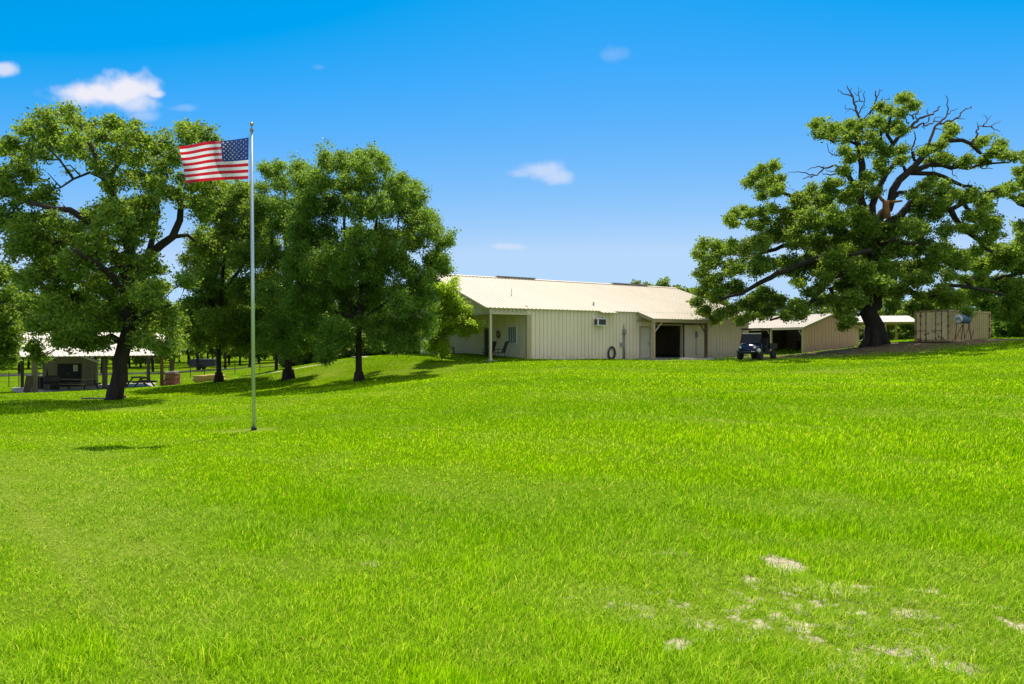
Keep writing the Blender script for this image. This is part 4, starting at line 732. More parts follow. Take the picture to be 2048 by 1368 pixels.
# ------------------------------------------------------------------ utility cart
cx, cy, cz = on(1512, 42.0)
cart = thing('utility_cart', 'dark blue utility cart with black roof parked before the open shed', 'utility cart', (cx, cy, cz), math.atan2(-.76, -.65))
w = MB()                                          # body: floor, tub, fenders
w.poly_prism([(1.28, -.52, .42), (1.28, .52, .42), (1.28, .52, .62), (1.28, -.52, .62)], (.12, 0, 0))
w.box(-1.7, .55, -.56, .56, .36, .46); w.box(.42, .58, -.58, .58, .40, .98); w.box(-.55, -.05, -.58, .58, .46, .74); w.box(.5, 1.3, -.40, .40, .40, .62)
w.build('body', M['dark'], cart, .02)
w = MB(); sec = [(1.42, .46, .60, .70), (1.36, .56, .60, .83), (1.15, .62, .60, .95), (.85, .63, .62, 1.03), (.52, .61, .64, 1.09)]; V = []
for x, hw, zl, zt in sec:
    V += [(x, -hw, zl), (x, -hw*.98, zt-.12), (x, -hw*.75, zt-.02), (x, 0, zt+.02), (x, hw*.75, zt-.02), (x, hw*.98, zt-.12), (x, hw, zl)]
Fc = [(i*7+k, i*7+k+1, (i+1)*7+k+1, (i+1)*7+k) for i in range(4) for k in range(6)]+[tuple(range(7)), tuple(range(28, 35))]
w.add(V, Fc, True); hood = w.build('hood', M['blue'], cart)
for s in (-1, 1):
    w = MB(); w.lathe((1.375, s*.44, .76), [(.02, .05), (.075, .035), (.08, 0), (.08, -.05)], 12, 'x'); w.build('headlight', M['lamp'], cart)
w = MB(); w.tube([(1.30, -.66, .50), (1.50, -.62, .50), (1.56, -.4, .50), (1.56, .4, .50), (1.50, .62, .50), (1.30, .66, .50)], .045, 8); w.box(1.46, 1.52, -.4, .4, .40, .52); w.build('bumper', M['black_metal'], cart)
w = MB(); w.lathe((1.40, .70, .58), [(.02, .06), (.10, .05), (.12, 0), (.10, -.05)], 14, 'x'); w.build('fog_lamp', M['lamp'], cart)
w = MB()
for s in (-1, 1):
    w.tube([(.98, s*.60, .98), (.62, s*.60, 1.84)], .024, 6); w.tube([(-.62, s*.60, .62), (-.62, s*.60, 1.86)], .026, 6); w.tube([(.62, s*.6, 1.84), (-.62, s*.6, 1.86)], .024, 6)
w.build('roof_frame', M['black_metal'], cart)
w = MB(); w.box(-.85, .78, -.68, .68, 1.86, 1.93); w.build('roof', M['dark'], cart, .03)
w = MB(); mt = Matrix.Translation((.97, 0, 1.02)) @ Matrix.Rotation(R(-23), 4, 'Y'); w.box(-.008, .008, -.57, .57, 0, .62, mt); w.build('windshield', M['dark'], cart)
w = MB(); w.box(-.022, .022, -.59, .59, .60, .66, mt); w.build('windshield_rim', M['trim_light'], cart)
w = MB(); w.box(-.5, -.02, -.54, .54, .74, .86); w.box(-.60, -.50, -.54, .54, .80, 1.32); w.build('seat', M['seat'], cart, .03)
w = MB(); w.lathe((.32, .26, 1.12), [(.17, -.015), (.19, 0), (.17, .015)], 18); w.tube([(.32, .26, 1.12), (.56, .26, .95)], .02, 6); w.build('steering_wheel', M['black_metal'], cart)
w = MB(); w.box(-1.95, -.66, -.60, .60, .66, .72)
for s in (-1, 1): w.box(-1.95, -.66, s*.60-.02, s*.60+.02, .72, 1.02)
w.box(-1.97, -1.95, -.60, .60, .66, 1.02); w.box(-.66, -.64, -.6, .6, .66, 1.02); w.build('cargo_bed', M['black_metal'], cart)
for x in (.95, -1.25):
    for s in (-1, 1):
        w = MB(); w.lathe((x, s*.60, .29), [(.16, -.11), (.27, -.11), (.295, -.08), (.295, .08), (.27, .11), (.16, .11)], 20, 'y'); wh = w.build('wheel', M['rubber'], cart)
        w = MB(); w.lathe((x, s*.60, .29), [(.02, -.085), (.15, -.08), (.15, .08), (.02, .085)], 14, 'y'); w.build('rim', M['grey'], wh)
o = None

# ------------------------------------------------------------------ open shed, carport
def gable_roof(mb, L, Wd, z0, rise, ovx=.2, ovy=.15, th=.05):   # ridge along local x
    s = rise/(Wd/2)
    roof_slab(mb, -ovx, L+ovx, -ovy, z0-s*ovy, Wd/2, z0+rise, th); roof_slab(mb, -ovx, L+ovx, Wd+ovy, z0-s*ovy, Wd/2, z0+rise, th)
sc = P(1606, 700, 55); fx = np.array([-.37, .93]); a_s = math.atan2(fx[1], fx[0])-math.pi     # ridge axis = front side
shed = thing('open_shed', 'long low pinkish shed with its dark open front beside the utility cart', 'shed', (sc[0], sc[1], .62), a_s)
# local +x points from the left end towards the near corner, local +y backwards-right
Hs = CZ+(684-654)/F*55-.62; Ls, Ws, ris = 8.2, 6.1, 1.08
w = MB(); gable_panels(w, 0, 1, Ws, -.3, lambda y: Hs+ris-.06-ris/(Ws/2)*abs(y-Ws/2))
w.build('gable_wall', M['siding_pink'], shed)
w = MB(); w.box(-Ls, -.12, Ws-.12, Ws, -.3, Hs); w.box(-Ls, -Ls+.12, .1, Ws-.12, -.3, Hs); w.build('back_wall', M['wood'], shed)  # dark colour stands in for the shade inside the shed
w = MB(); w.box(-.17, -.125, .12, Ws-.13, -.2, Hs-.05); w.build('shade_lining', M['wood'], shed)  # dark sheet added over the inner gable wall to imitate interior shade
w = MB(); gable_roof(w, Ls, Ws, Hs, ris); w.v = [(x-Ls, y, z) for x, y, z in w.v]; rr = w.build('roof', M['roof_white'], shed)
w = MB(); w.box(-Ls, .2, -.2, -.16, Hs-.2, Hs-.02); w.build('fascia', M['trim_light'], shed)
w = MB()
for s in (0, 1):
    w.beam((.2, Ws*s+(.15 if s else -.15), Hs-.12), (.2, Ws/2, Hs+ris-.07), .04, .14)
w.build('rake_trim', M['trim'], shed)
for x in (-.08, -3.6, -Ls+.08):
    w = MB(); post(w, x, .06, -.3, Hs-.05, .07); w.beam((x-.05, .06, Hs-.75), (x-.5, .06, Hs-.15), .06, .06); w.build('post', M['trim_light'], shed)
w = MB(); w.box(-Ls+.1, -.18, .2, Ws-.15, -.25, .04); w.build('floor', M['wood'], shed)
for x, y, hh in ((-2.2, 3.2, .9), (-4.6, 3.8, 1.1)):
    t = thing('storage_drum', 'dark drum standing inside the open shed '+('near its gable wall' if hh < 1 else 'at its deep left end'), 'drum', shed.matrix_basis @ Vector((x, y, .04)))
    w = MB(); w.lathe((0, 0, 0), [(.28, 0), (.3, .03), (.29, hh*.33), (.31, hh*.34), (.29, hh*.36), (.29, hh*.66), (.31, hh*.67), (.29, hh*.69), (.3, hh-.02), (.28, hh)], 18); w.build('body', M['dark'], t)
cpx = P(1714, 684, 66)
cp = thing('carport', 'small open carport on yellow posts showing behind the big oak trunk', 'carport', (cpx[0]-1.0, 66, CZ+.2), R(-8))
w = MB(); ez2 = (684-643)/F*64-.2; gable_roof(w, 6.3, 4.4, ez2, .62, .15, .15); w.build('roof', M['roof_white'], cp)
w = MB(); w.poly_prism([(0, 0, ez2), (0, 4.4, ez2), (0, 2.2, ez2+.6)], (.06, 0, 0)); w.build('gable', M['siding_pink'], cp); w = MB(); w.poly_prism([(6.24, 0, ez2), (6.24, 4.4, ez2), (6.24, 2.2, ez2+.6)], (.06, 0, 0)); w.build('gable', M['siding_pink'], cp)
w = MB(); w.box(0, 6.3, -.04, .04, ez2-.2, ez2-.03); w.build('beam', M['yellowwood'], cp); w = MB(); w.box(0, 6.3, 4.36, 4.44, ez2-.2, ez2-.03); w.build('beam', M['yellowwood'], cp)
for x in (.1, 2.9, 3.5, 6.2):
    for y in (0, 4.4):
        if y and x in (2.9,): continue
        w = MB(); post(w, x, y, -1.0, ez2-.2, .07); w.build('post', M['yellowwood'], cp)

# ------------------------------------------------------------------ container and tank
kc = P(1897, 680, 45); ka = R(33)
cont = thing('shipping_container', 'rusty tan shipping container with cream double doors on its left end', 'container', (kc[0], kc[1], kc[2]-.1), ka)
# local x runs along the long side to the right-back, local y along the door end to the left-back
CL, CW, CH = 5.9, 2.08, 2.1
w = MB(); n_ = int(CL/.28); V = []; xs = []
for i in range(n_):
    b_ = i*CL/n_; q = CL/n_; xs += [(b_, 0), (b_+q*.35, 0), (b_+q*.5, .05), (b_+q*.85, .05)]
xs.append((CL, 0))
for x, y in xs: V += [(x, y, .12), (x, y, CH-.1)]
w.add(V, [(2*i, 2*i+2, 2*i+3, 2*i+1) for i in range(len(xs)-1)])
w.box(.02, CL-.02, CW-.06, CW, .12, CH-.1); w.box(CL-.06, CL, .06, CW-.06, .12, CH-.1); w.build('side_wall', M['container_side'], cont)
w = MB(); w.box(.0, CL, .0, CW, CH-.06, CH-.02); w.build('roof', M['container_side'], cont)
w = MB()
for x, y in ((0, 0), (0, CW), (CL, 0), (CL, CW)): w.box(x-.05, x+.07, y-.06, y+.06, 0, CH)
w.box(.07, CL-.05, -.04, .05, 0, .12); w.box(.07, CL-.05, -.03, .05, CH-.1, CH); w.box(.07, CL-.05, CW-.05, CW+.04, 0, .12); w.box(-.05, .06, .06, CW-.06, 0, .12); w.box(-.05, .06, .06, CW-.06, CH-.12, CH); w.build('frame', surf('rust streaked tan frame', (.50, .37, .19), (.40, .28, .13), 2, .6, wear=((.20, .08, .035), 3.5, .52)), cont)
for y0, y1 in ((.08, CW/2-.01), (CW/2+.01, CW-.08)):
    w = MB(); w.box(-.03, .03, y0, y1, .13, CH-.13)
    for k in range(3): w.box(-.045, -.03, y0+.06+k*(y1-y0-.1)/3, y0+.02+(k+1)*(y1-y0-.1)/3, .25, CH-.25)
    dd = w.build('door', M['container_door'], cont)
    for f in (.35, .72):
        yy = y0+(y1-y0)*f; w = MB(); w.tube([(-.075, yy, .1), (-.075, yy, CH-.1)], .02, 6)
        for z in (.2, .7, 1.2, 1.8): w.box(-.09, -.04, yy-.045, yy+.045, z-.03, z+.03)
        w.tube([(-.09, yy, .75), (-.10, yy+.28, .72)], .014, 5); w.build('lock_rod', M['rust'], dd)
kt = P(1926, 677, 43.6)
tank = thing('fuel_tank', 'blue grey barrel fuel tank on a tall steel stand before the container', 'fuel tank', (kt[0], kt[1], kt[2]-.1), R(25))
w = MB(); w.lathe((0, 0, 1.36), [(.02, -.47), (.24, -.45), (.30, -.42), (.31, -.41), (.31, .41), (.30, .42), (.24, .45), (.02, .47)], 26, 'x'); tb = w.build('barrel', M['tank'], tank)
w = MB()
w.lathe((-.48, 0, 1.36), [(.28, -.0), (.265, -.02), (.01, -.022)], 24, 'x'); w.build('end_emblem', M['white'], tb)
w = MB(); w.add([(-.514, y, 1.36+z) for y, z in ((.18, -.12), (.05, .12), (-.02, 0), (-.08, .1), (-.2, -.13), (-.13, -.13), (-.07, .0), (-.02, -.09), (.04, .01), (.11, -.12))], [tuple(range(10))]); w.build('mountain_mark', M['tank'], tb)
w = MB()
for sx in (-1, 1):
    for sy in (-1, 1): w.tube([(sx*.32, sy*.2, 1.1), (sx*.32, sy*.30, 0)], .025, 6)
    w.beam((sx*.32, -.26, 1.1), (sx*.32, .26, 1.1), .05, .05)
w.tube([(-.32, -.28, .1), (.32, -.22, 1.0)], .018, 5); w.tube([(-.32, .28, .1), (.32, .22, 1.0)], .018, 5)
w.build('stand', M['rust'], tank)
w = MB(); w.tube([(.0, -.3, 1.15), (.02, -.36, .6), (.18, -.4, .12), (.34, -.42, .4), (.36, -.42, .7)], .018, 6); w.build('hose', M['black_metal'], tank)

# ------------------------------------------------------------------ flagpole and flag
fp = on(508, 15)
pole = thing('flagpole', 'tall slim silver flagpole with a gold ball standing in the open lawn', 'flagpole', fp)
top = P(503.5, 262, 15)-np.array(fp)
w = MB(); w.tube([(0, 0, -.2), tuple(top*.5), tuple(top)], [.038, .035, .026], 16); w.build('pole', M['pole'], pole)
w = MB(); w.lathe(tuple(top), [(.03, -.02), (.042, 0), (.042, .05), (.012, .07), (.012, .11)], 14); w.build('truck', M['grey'], pole)
w = MB(); w.lathe((top[0], top[1], top[2]+.15), [(.004, -.04)]+[(.04*math.cos(a), .04*math.sin(a)) for a in np.linspace(-1.2, 1.2, 8)]+[(.004, .04)], 16); w.build('ball', M['gold'], pole)
w = MB(); w.lathe((0, 0, 0), [(.06, -.1), (.06, .05), (.052, .07), (.03, .07)], 14); w.build('base_sleeve', M['dark'], pole)
hx = P(499, 268, 14.96)-np.array(fp); hb_ = P(503, 780, 14.96)-np.array(fp)
w = MB(); w.tube([hx, (hx+hb_)/2+np.array([.01, 0, 0]), hb_], .005, 5); w.build('halyard', M['rope'], pole)
fl_s = np.linspace(0, 1, 61); NR = 39
def flagp(s, t):
    ut = 497.5-139*s-1.0*math.sin(s*7); ub = 496.5-123.5*s
    vt = 275+21*s-9*s*s+1.5*math.sin(s*9)*s+4*s**4; vb = 358+3*s+6*s*s+2.0*math.sin(s*6+1)*s
    u = ut*(1-t)+ub*t; v = vt*(1-t)+vb*t+1.2*math.sin(s*8+t*3)*s
    Y = 15+.23*math.sin(s*7.5+t*1.9)*min(1, s*2.2)+.07*math.sin(s*16-t*3)*s+.05*math.sin(s*11+t*9)*s*s*(1-t)
    return P(u, v, Y)
fo = np.array(fp)+np.array(top)*.9
Vf = [flagp(s, j/NR)-fo for j in range(NR+1) for s in fl_s]; w = MB()
Fa = []; Fm = []
for j in range(NR):
    for i in range(60):
        Fa.append((j*61+i, j*61+i+1, (j+1)*61+i+1, (j+1)*61+i)); st = j//3
        Fm.append(2 if (i < 24 and st < 7) else (0 if st % 2 == 0 else 1))
w.add(Vf, Fa, True); w.m = Fm
for r_ in range(9):
    for c_ in range(6 if r_ % 2 == 0 else 5):
        sc_ = .4*((2*c_+1+(r_ % 2))/12); tc = (7/13)*((r_+1)/10)
        c0 = flagp(sc_, tc)-fo; ex = (flagp(sc_+.01, tc)-flagp(sc_-.01, tc)); ex /= np.linalg.norm(ex); ey = np.array([0, 0, 1.0])
        nrm = np.cross(ex, ey); nrm /= np.linalg.norm(nrm)
        for sg in (-1, 1):
            V = []
            for k in range(10):
                a = math.pi/2+k*math.pi/5; rr_ = .030 if k % 2 == 0 else .0125
                V.append(c0+ex*rr_*math.cos(a)+ey*rr_*math.sin(a)+nrm*sg*.012)
            w.mi = 1; w.add(V, [tuple(range(10))])
fl = w.build('flag', [M['red'], M['fwhite'], M['navy']]); fl.location = fo
tag(fl, 'American flag with red and white stripes and a starred blue canton flying from the pole', 'flag')

# ------------------------------------------------------------------ pavilion and what stands in it
pa_ = math.atan2(.66, .75); PZ = -1.72
pc = P(40, 700, 45.6); pav = thing('picnic_pavilion', 'open picnic pavilion with a white metal roof behind the leaning oak', 'pavilion', (-32.2, 45.2, PZ), pa_)
HE = .78-PZ; PL, PW = 9.3, 7.0
w = MB(); gable_roof(w, PL, PW, HE, 1.55, .3, .3, .04); w.build('roof', M['roof_white'], pav)
w = MB(); w.box(-.2, PL+.2, -.26, -.2, HE-.18, HE-.11); w.build('fascia', M['brown'], pav); w = MB(); w.box(0, PL, .0, .12, HE-.13, HE-.02); w.build('beam', M['brown'], pav); w = MB(); w.box(0, PL, PW-.12, PW, HE-.3, HE-.06); w.build('beam', M['brown'], pav)
for x, y, m_, s_ in ((.5, .1, 'wood_grey', .16), (4.6, .1, 'wood', .14), (8.3, .1, 'brown', .1), (9.0, .1, 'wood', .12), (.5, PW-.15, 'wood', .1), (5.2, PW-.15, 'wood', .1), (9.0, PW-.15, 'wood', .1)):
    w = MB(); post(w, x, y, -.2, HE-.1 if y < 1 else HE-.3, s_); w.build('post', M[m_], pav)
w = MB(); w.box(-.1, PL+.1, -.3, PW+.3, -.5, 0); o = w.build('pavilion_slab', M['concrete']); o.location = pav.location; o.rotation_euler = pav.rotation_euler; tag(o, kind='structure')
PB = lambda x, y, z=0: pav.matrix_basis @ Vector((x, y, z))
def at_uv(u, Y, z): return ((u-1024)/F*Y, Y, z)
# white gabled shed
sh = thing('garden_shed', 'small white trimmed gabled shed with a dark double door inside the pavilion', 'shed', at_uv(140, 51.3, PZ), R(28))
w = MB(); sw, sdp, sh_, sr = 3.4, 2.6, 1.86, .70
w.poly_prism([(-sw/2, 0, 0), (sw/2, 0, 0), (sw/2, 0, sh_), (0, 0, sh_+sr), (-sw/2, 0, sh_)], (0, sdp, 0)); w.build('wall', M['shedwall'], sh)
w = MB()
for s in (-1, 1):
    w.poly_prism([(s*(sw/2+.12), -.12, sh_-.02), (0, -.12, sh_+sr+.03), (0, -.12, sh_+sr+.09), (s*(sw/2+.12), -.12, sh_+.05)], (0, sdp+.24, 0))
ro = w.build('roof', M['grey'], sh); w = MB()
for s in (-1, 1): w.beam((s*(sw/2+.14), -.15, sh_-.02), (s*.0, -.15, sh_+sr+.04), .05, .15)
w.box(-sw/2-.2, -sw/2-.1, -.15, sdp, sh_-.1, sh_+.02); w.box(-sw/2-.06, -sw/2, -.1, .0, 1.4, sh_-.1); w.build('fascia', M['white'], ro)
w = MB(); w.box(-.78, .72, -.06, -.002, .05, 1.75); dd = w.build('door', M['dark'], sh)
w = MB(); w.box(.22, .50, -.07, -.061, 1.15, 1.65)
o = w.build('window', M['lamp'], dd); w = MB()
for k in range(4): w.box(.22, .50, -.078, -.071, 1.15+k*.155, 1.17+k*.155)
w.box(.35, .37, -.08, -.0715, 1.15, 1.65); w.build('muntin', M['dark'], o)
w = MB(); w.lathe((-.1, -.09, 1.0), [(.01, -.03), (.035, 0), (.01, .03)], 8); w.build('handle', M['grey'], dd)
# tables
def picnic(loc, rz, L, label):
    t = thing('picnic_table', label, 'picnic table', loc, rz, 'picnic tables in the pavilion')
    w = MB()
    for k in range(4): w.box(-L/2, L/2, -.37+k*.19, -.2+k*.19, .72, .76)
    w.build('table_top', M['wood_grey'], t)
    for s in (-1, 1):
        w = MB()
        for k in range(2): w.box(-L/2, L/2, s*.72-.14+k*.15, s*.72-.01+k*.15, .43, .47)
        w.build('bench', M['wood_grey'], t)
    for s in (-1, 1):
        w = MB(); x = s*(L/2-.25)
        w.beam((x, -.74, .0), (x, -.22, .72), .05, .1); w.beam((x, .74, .0), (x, .22, .72), .05, .1); w.beam((x+.05, -.85, .39), (x+.05, .85, .39), .05, .09); w.beam((x+.05, -.36, .68), (x+.05, .36, .68), .05, .08); w.build('leg', M['wood'], t)
picnic(PB(7.2, 1.6), R(-40), 2.0, 'dark wooden picnic table at the right end of the pavilion')
picnic(PB(3.0, 1.1), R(-10), 2.9, 'long grey bench table in front of the white trimmed shed')
t = thing('serving_counter', 'dark serving counter left of the small shed in the pavilion', 'counter', PB(1.6, 3.2), R(-28))
w = MB(); w.box(-.9, .9, -.35, .35, .86, .92); w.build('counter_top', M['wood'], t)
w = MB(); w.box(.1, .86, -.3, .3, 0, .86); w.build('cabinet', M['wood'], t)
for x in (-.82, -.4):
    w = MB(); w.box(x-.04, x+.04, -.3, .3, 0, .86); w.build('leg', M['wood'], t)
t = thing('barrel_smoker', 'black barrel smoker on legs near the left pavilion post', 'smoker', PB(1.55, .75), R(20))
w = MB(); w.lathe((0, 0, .78), [(.02, -.42), (.29, -.42), (.30, -.4), (.30, .4), (.29, .42), (.02, .42)], 20, 'x'); w.build('barrel', M['black_metal'], t)
w = MB(); w.tube([(-.3, .1, 1.05), (-.3, .1, 1.5)], .05, 10); w.build('chimney', M['black_metal'], t)
w = MB(); w.box(-.42, .42, -.52, -.3, .74, .77); w.build('shelf', M['wood'], t)
for sx in (-1, 1):
    w = MB(); w.tube([(sx*.34, -.2, .6), (sx*.36, -.26, 0)], .025, 6); w.build('leg', M['black_metal'], t); w = MB(); w.tube([(sx*.34, .2, .6), (sx*.36, .26, 0)], .025, 6); w.build('leg', M['black_metal'], t)
t = thing('leaning_board', 'dark board leaning against the left front pavilion post', 'board', PB(.05, -.15), R(20))
w = MB(); w.box(-.2, .2, -.03, .03, 0, 1.15, Matrix.Rotation(R(8), 4, 'Y')); w.build('plank', M['wood'], t)
def rock(name, label, cat, loc, r, mat, blocky=1, rz=0):
    t = tag(rockmesh(name, r, mat, blocky), label, cat); t.location = loc; t.rotation_euler = (0, 0, rz); return t
def rockmesh(name, r, mat, blocky):
    import bmesh
    bm = bmesh.new(); bmesh.ops.create_icosphere(bm, subdivisions=4, radius=1)
    for v in bm.verts:
        c = v.co.copy(); k = 1/max(abs(c.x), abs(c.y), abs(c.z)); c = c*(1+(k-1)*blocky*.8)
        nse = 1+.07*math.sin(c.x*5+2*c.y+r[0])+.06*math.sin(c.z*7+3*c.x)+.04*math.sin(c.y*11-c.z*6)
        v.co = Vector((c.x*r[0], c.y*r[1], c.z*r[2]))*nse; v.co.z += r[2]*.9
    me = bpy.data.meshes.new(name); bm.to_mesh(me); bm.free(); me.materials.append(mat); me.polygons.foreach_set('use_smooth', [True]*len(me.polygons))
    return link(bpy.data.objects.new(name, me))
k = on(344, 50.5); t = thing('stone_stack', 'reddish brown stack of stone blocks behind the right pavilion post', 'stone stack', k)
for dx, dz, r in ((0, 0, (.46, .4, .27)), (.03, .5, (.43, .38, .24)), (-.02, .93, (.40, .36, .08))):
    b_ = rockmesh('stone_block', r, M['redstone'] if dz < .9 else M['concrete'], 1); b_.parent = t; b_.location = (dx, 0, dz)
rock('rock', 'small reddish rock lying at the foot of the leaning oak trunk', 'rock', on(246, 33.2, -.08), (.16, .14, .13), M['redstone'], .3)
t = rock('hay_bale', 'yellow rectangular hay bale lying left of the slim trunk', 'hay bale', on(419, 49.6, -.05), (1.0, .36, .28), M['hay'], 1, R(12))
# swing
t = thing('tree_swing', 'wooden plank swing hanging on ropes from a limb of the leaning oak', 'swing', on(190, 30.7))
b0 = np.array(t.location); sp_ = P(190, 797, 30.7)-b0
w = MB(); w.box(-.55, .55, -.14, .14, sp_[2]-.02, sp_[2]+.03); w.build('seat', M['wood_grey'], t)
for u0, u1, dy in ((167, 173, -.1), (183, 184, .1), (199, 196, -.1), (213, 205, .1)):
    a = P(u0, 797, 30.7)-b0; c = P(u1, 676, 31.2)-b0; a[1] += dy
    w = MB(); w.tube([a, (a+c)/2, c], .007, 4); w.build('rope', M['rope'], t)
# wire fence
fz = thing('wire_fence', 'thin wire fence on dark metal posts running behind the pavilion', 'fence', on(200, 58))
b0 = np.array(fz.location); pp = []
for u in (-60, -20, 18, 38, 78, 120, 160, 205, 250, 294, 338, 381, 409, 470, 520, 560, 600, 640, 690):
    Yf = 57+(u-18)*.009; g0 = np.array(on(u, Yf)); pp.append(g0)
    w = MB(); a = g0-b0; w.box(a[0]-.025, a[0]+.025, a[1]-.02, a[1]+.02, a[2]-.1, a[2]+1.25); w.build('fence_post', M['black_metal'], fz)
w = MB()
for h in (.15, .4, .65, .9, 1.18): w.tube([q-b0+np.array([0, 0, h]) for q in pp], .004, 4, False)
w.build('wire', M['grey'], fz)
# far road, trailer
xs_ = np.arange(-120, 12, 3.0); V = []; Fc = []
for i, x in enumerate(xs_):
    yc = 77+.02*(x+40)
    for dy in (-1.6, 1.6): V.append((x, yc+dy, gz(x, yc+dy)+.05))
    if i: Fc.append((2*i-2, 2*i, 2*i+1, 2*i-1))
w = MB(); w.add(V, Fc); tag(w.build('road', surf('pale gravel road', (.34, .30, .24), (.26, .23, .18), 2, .95)), kind='structure')
k = on(408, 82); t = thing('utility_trailer', 'dark grey box trailer parked in tree shade beyond the wire fence', 'trailer', k, R(6))
w = MB(); w.box(-1.5, 1.5, -.8, .8, .42, 1.28); w.build('box_body', M['screen'], t, .03)
w = MB(); w.tube([(1.5, 0, .45), (2.3, 0, .42)], .04, 6); w.build('drawbar', M['black_metal'], t)
for s in (-1, 1):
    w = MB(); w.lathe((-.3, s*.86, .3), [(.05, -.08), (.28, -.08), (.3, -.05), (.3, .05), (.28, .08), (.05, .08)], 16, 'y'); w.build('wheel', M['rubber'], t)
    w = MB(); w.box(-.7, .1, s*.86-.1, s*.86+.1, .62, .66); w.build('fender', M['black_metal'], t)

# ------------------------------------------------------------------ sky, sun, camera
EL, AZ = R(63), R(7)                              # sun in front of the camera, slightly right
sd = Vector((math.sin(AZ)*math.cos(EL), math.cos(AZ)*math.cos(EL), math.sin(EL)))
sun = bpy.data.lights.new('sun', 'SUN'); sun.energy = 4.2; sun.angle = R(.53); sun.color = (1, .95, .86)
so_ = link(bpy.data.objects.new('sun', sun)); so_.rotation_euler = sd.to_track_quat('Z', 'Y').to_euler(); so_.location = (0, 0, 60)
wd = bpy.data.worlds.new('World'); S.world = wd; wd.use_nodes = True; nt = wd.node_tree; nt.nodes.clear()
out = N(nt, 'ShaderNodeOutputWorld'); bg = N(nt, 'ShaderNodeBackground'); bg.inputs[1].default_value = .12
sky = N(nt, 'ShaderNodeTexSky', sky_type='NISHITA'); sky.sun_disc = False; sky.sun_elevation = EL; sky.sun_rotation = AZ
sky.air_density = 1.0; sky.dust_density = .4; sky.ozone_density = 2.0; sky.altitude = 100
EXPO = .62
def vec(op, a, b):
    n = N(nt, 'ShaderNodeVectorMath', operation=op); nt.links.new(a, n.inputs[0]); n.inputs[1].default_value = b; return n.outputs[0]
k_ = 1/(.12*2**EXPO)
skyc = vec('MAXIMUM', vec('ADD', vec('MULTIPLY', sky.outputs[0], (.148*1.45*k_, .148*.765*k_, .148*1.05*k_)), (-.475*k_, -.02*k_, 0)), (0, 0, 0))
tc = N(nt, 'ShaderNodeTexCoord').outputs['Generated']
sx = N(nt, 'ShaderNodeSeparateXYZ'); nt.links.new(tc, sx.inputs[0])
yy = math_(nt, 'MAXIMUM', sx.outputs[1], .02)
gu, gv = math_(nt, 'DIVIDE', sx.outputs[0], yy), math_(nt, 'DIVIDE', sx.outputs[2], yy)
nz = N(nt, 'ShaderNodeTexNoise'); nz.inputs['Scale'].default_value = 17; nz.inputs['Detail'].default_value = 5; nz.inputs['Roughness'].default_value = .5; nt.links.new(tc, nz.inputs['Vector'])
nz2 = N(nt, 'ShaderNodeTexNoise'); nz2.inputs['Scale'].default_value = 45; nz2.inputs['Detail'].default_value = 4; nt.links.new(tc, nz2.inputs['Vector'])
nn = math_(nt, 'ADD', math_(nt, 'MULTIPLY', math_(nt, 'SUBTRACT', nz.outputs['Fac'], .5), 1.5), math_(nt, 'MULTIPLY', math_(nt, 'SUBTRACT', nz2.outputs['Fac'], .5), 1.5))
acc = None
for u, v, ru, rv, op in ((205, 190, 95, 30, .95), (250, 182, 62, 32, .95), (165, 186, 58, 16, .8), (275, 205, 40, 24, .7), (310, 188, 18, 9, .8), (1085, 340, 44, 17, .48), (1115, 352, 32, 15, .46), (1048, 346, 28, 8, .3), (1015, 493, 30, 7, .35), (5, 138, 32, 13, .7), (372, 216, 28, 8, .16), (1226, 108, 26, 16, .13), (636, 135, 12, 5, .07), (285, 230, 30, 14, .3)):
    a = math_(nt, 'DIVIDE', math_(nt, 'SUBTRACT', gu, (u-1024)/F), ru/F); b = math_(nt, 'DIVIDE', math_(nt, 'SUBTRACT', gv, (684-v)/F), rv/F)
    d = math_(nt, 'SQRT', math_(nt, 'ADD', math_(nt, 'MULTIPLY', a, a), math_(nt, 'MULTIPLY', b, b)))
    d = math_(nt, 'ADD', d, nn)
    mr = N(nt, 'ShaderNodeMapRange', interpolation_type='SMOOTHSTEP'); nt.links.new(d, mr.inputs[0])
    for i_, x in ((1, 1.35), (2, .25), (3, 0), (4, op)): mr.inputs[i_].default_value = x
    acc = mr.outputs[0] if acc is None else math_(nt, 'MAXIMUM', acc, mr.outputs[0])
front = math_(nt, 'GREATER_THAN', sx.outputs[1], .05)
acc = math_(nt, 'MULTIPLY', acc, front)
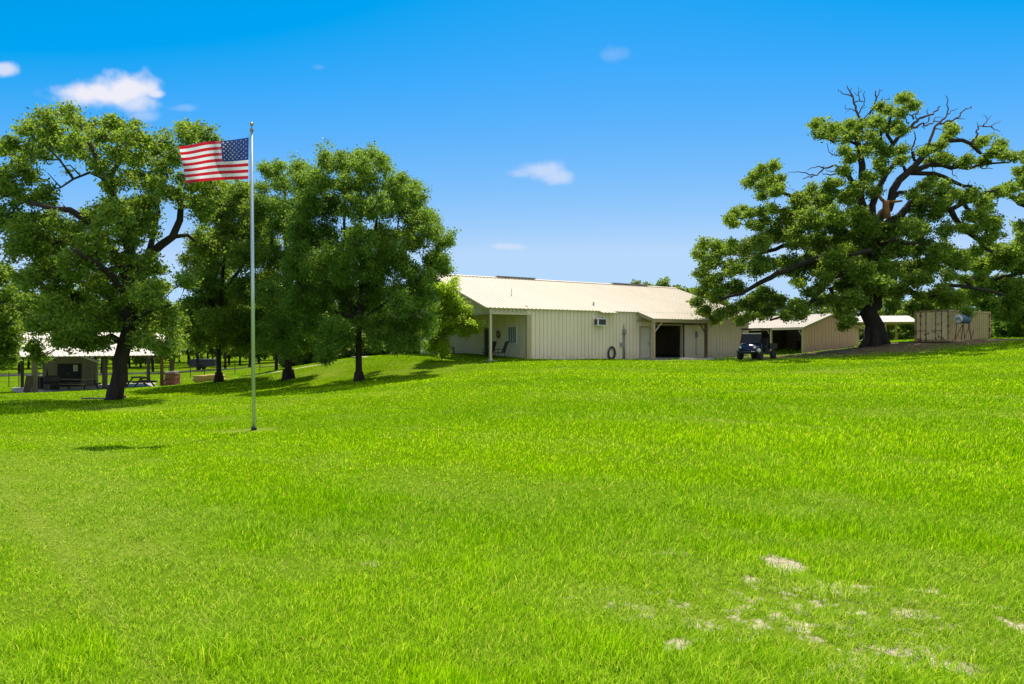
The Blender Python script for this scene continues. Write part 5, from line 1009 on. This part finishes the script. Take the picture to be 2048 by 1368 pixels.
cz = math_(nt, 'ADD', math_(nt, 'MAXIMUM', sx.outputs[2], .0), .12)
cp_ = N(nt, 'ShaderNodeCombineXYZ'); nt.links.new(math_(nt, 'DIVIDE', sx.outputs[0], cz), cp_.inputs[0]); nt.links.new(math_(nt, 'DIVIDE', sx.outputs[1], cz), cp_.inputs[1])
fill_cloud = noise(nt, 1.1, 7, .55, cp_.outputs[0])  # unseen clouds behind the camera, added as fill light for shaded walls
mr = N(nt, 'ShaderNodeMapRange', interpolation_type='SMOOTHSTEP'); nt.links.new(fill_cloud, mr.inputs[0]); mr.inputs[1].default_value = .44; mr.inputs[2].default_value = .58
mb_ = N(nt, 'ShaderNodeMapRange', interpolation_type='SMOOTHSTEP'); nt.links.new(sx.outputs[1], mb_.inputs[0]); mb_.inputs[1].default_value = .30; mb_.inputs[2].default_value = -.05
fill_cover = math_(nt, 'MULTIPLY', mr.outputs[0], mb_.outputs[0])
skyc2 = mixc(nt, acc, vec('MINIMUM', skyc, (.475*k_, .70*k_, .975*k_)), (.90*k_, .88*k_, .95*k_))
cm = mixc(nt, fill_cover, skyc2, (1.2*k_, 1.13*k_, 1.05*k_))  # added fill clouds mixed in brighter than the visible sky
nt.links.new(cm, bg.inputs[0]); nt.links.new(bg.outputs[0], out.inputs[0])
cam = bpy.data.cameras.new('camera'); cam.lens = 24.0; cam.sensor_width = 36; cam.clip_end = 3000; cam.clip_start = .1
co = link(bpy.data.objects.new('camera', cam)); co.location = (0, 0, CZ); co.rotation_euler = (R(90), 0, 0); S.camera = co
vs = S.view_settings; S.display_settings.display_device = 'sRGB'; vs.view_transform = 'Standard'; vs.look = 'None'; vs.gamma = 1; vs.use_curve_mapping = False; vs.exposure = EXPO
S.cycles.use_denoising = True; S.cycles.denoiser = 'OPENIMAGEDENOISE'; S.cycles.denoising_input_passes = 'RGB_ALBEDO_NORMAL'; S.cycles.denoising_prefilter = 'NONE'; S.cycles.max_bounces = 8; S.cycles.transparent_max_bounces = 8
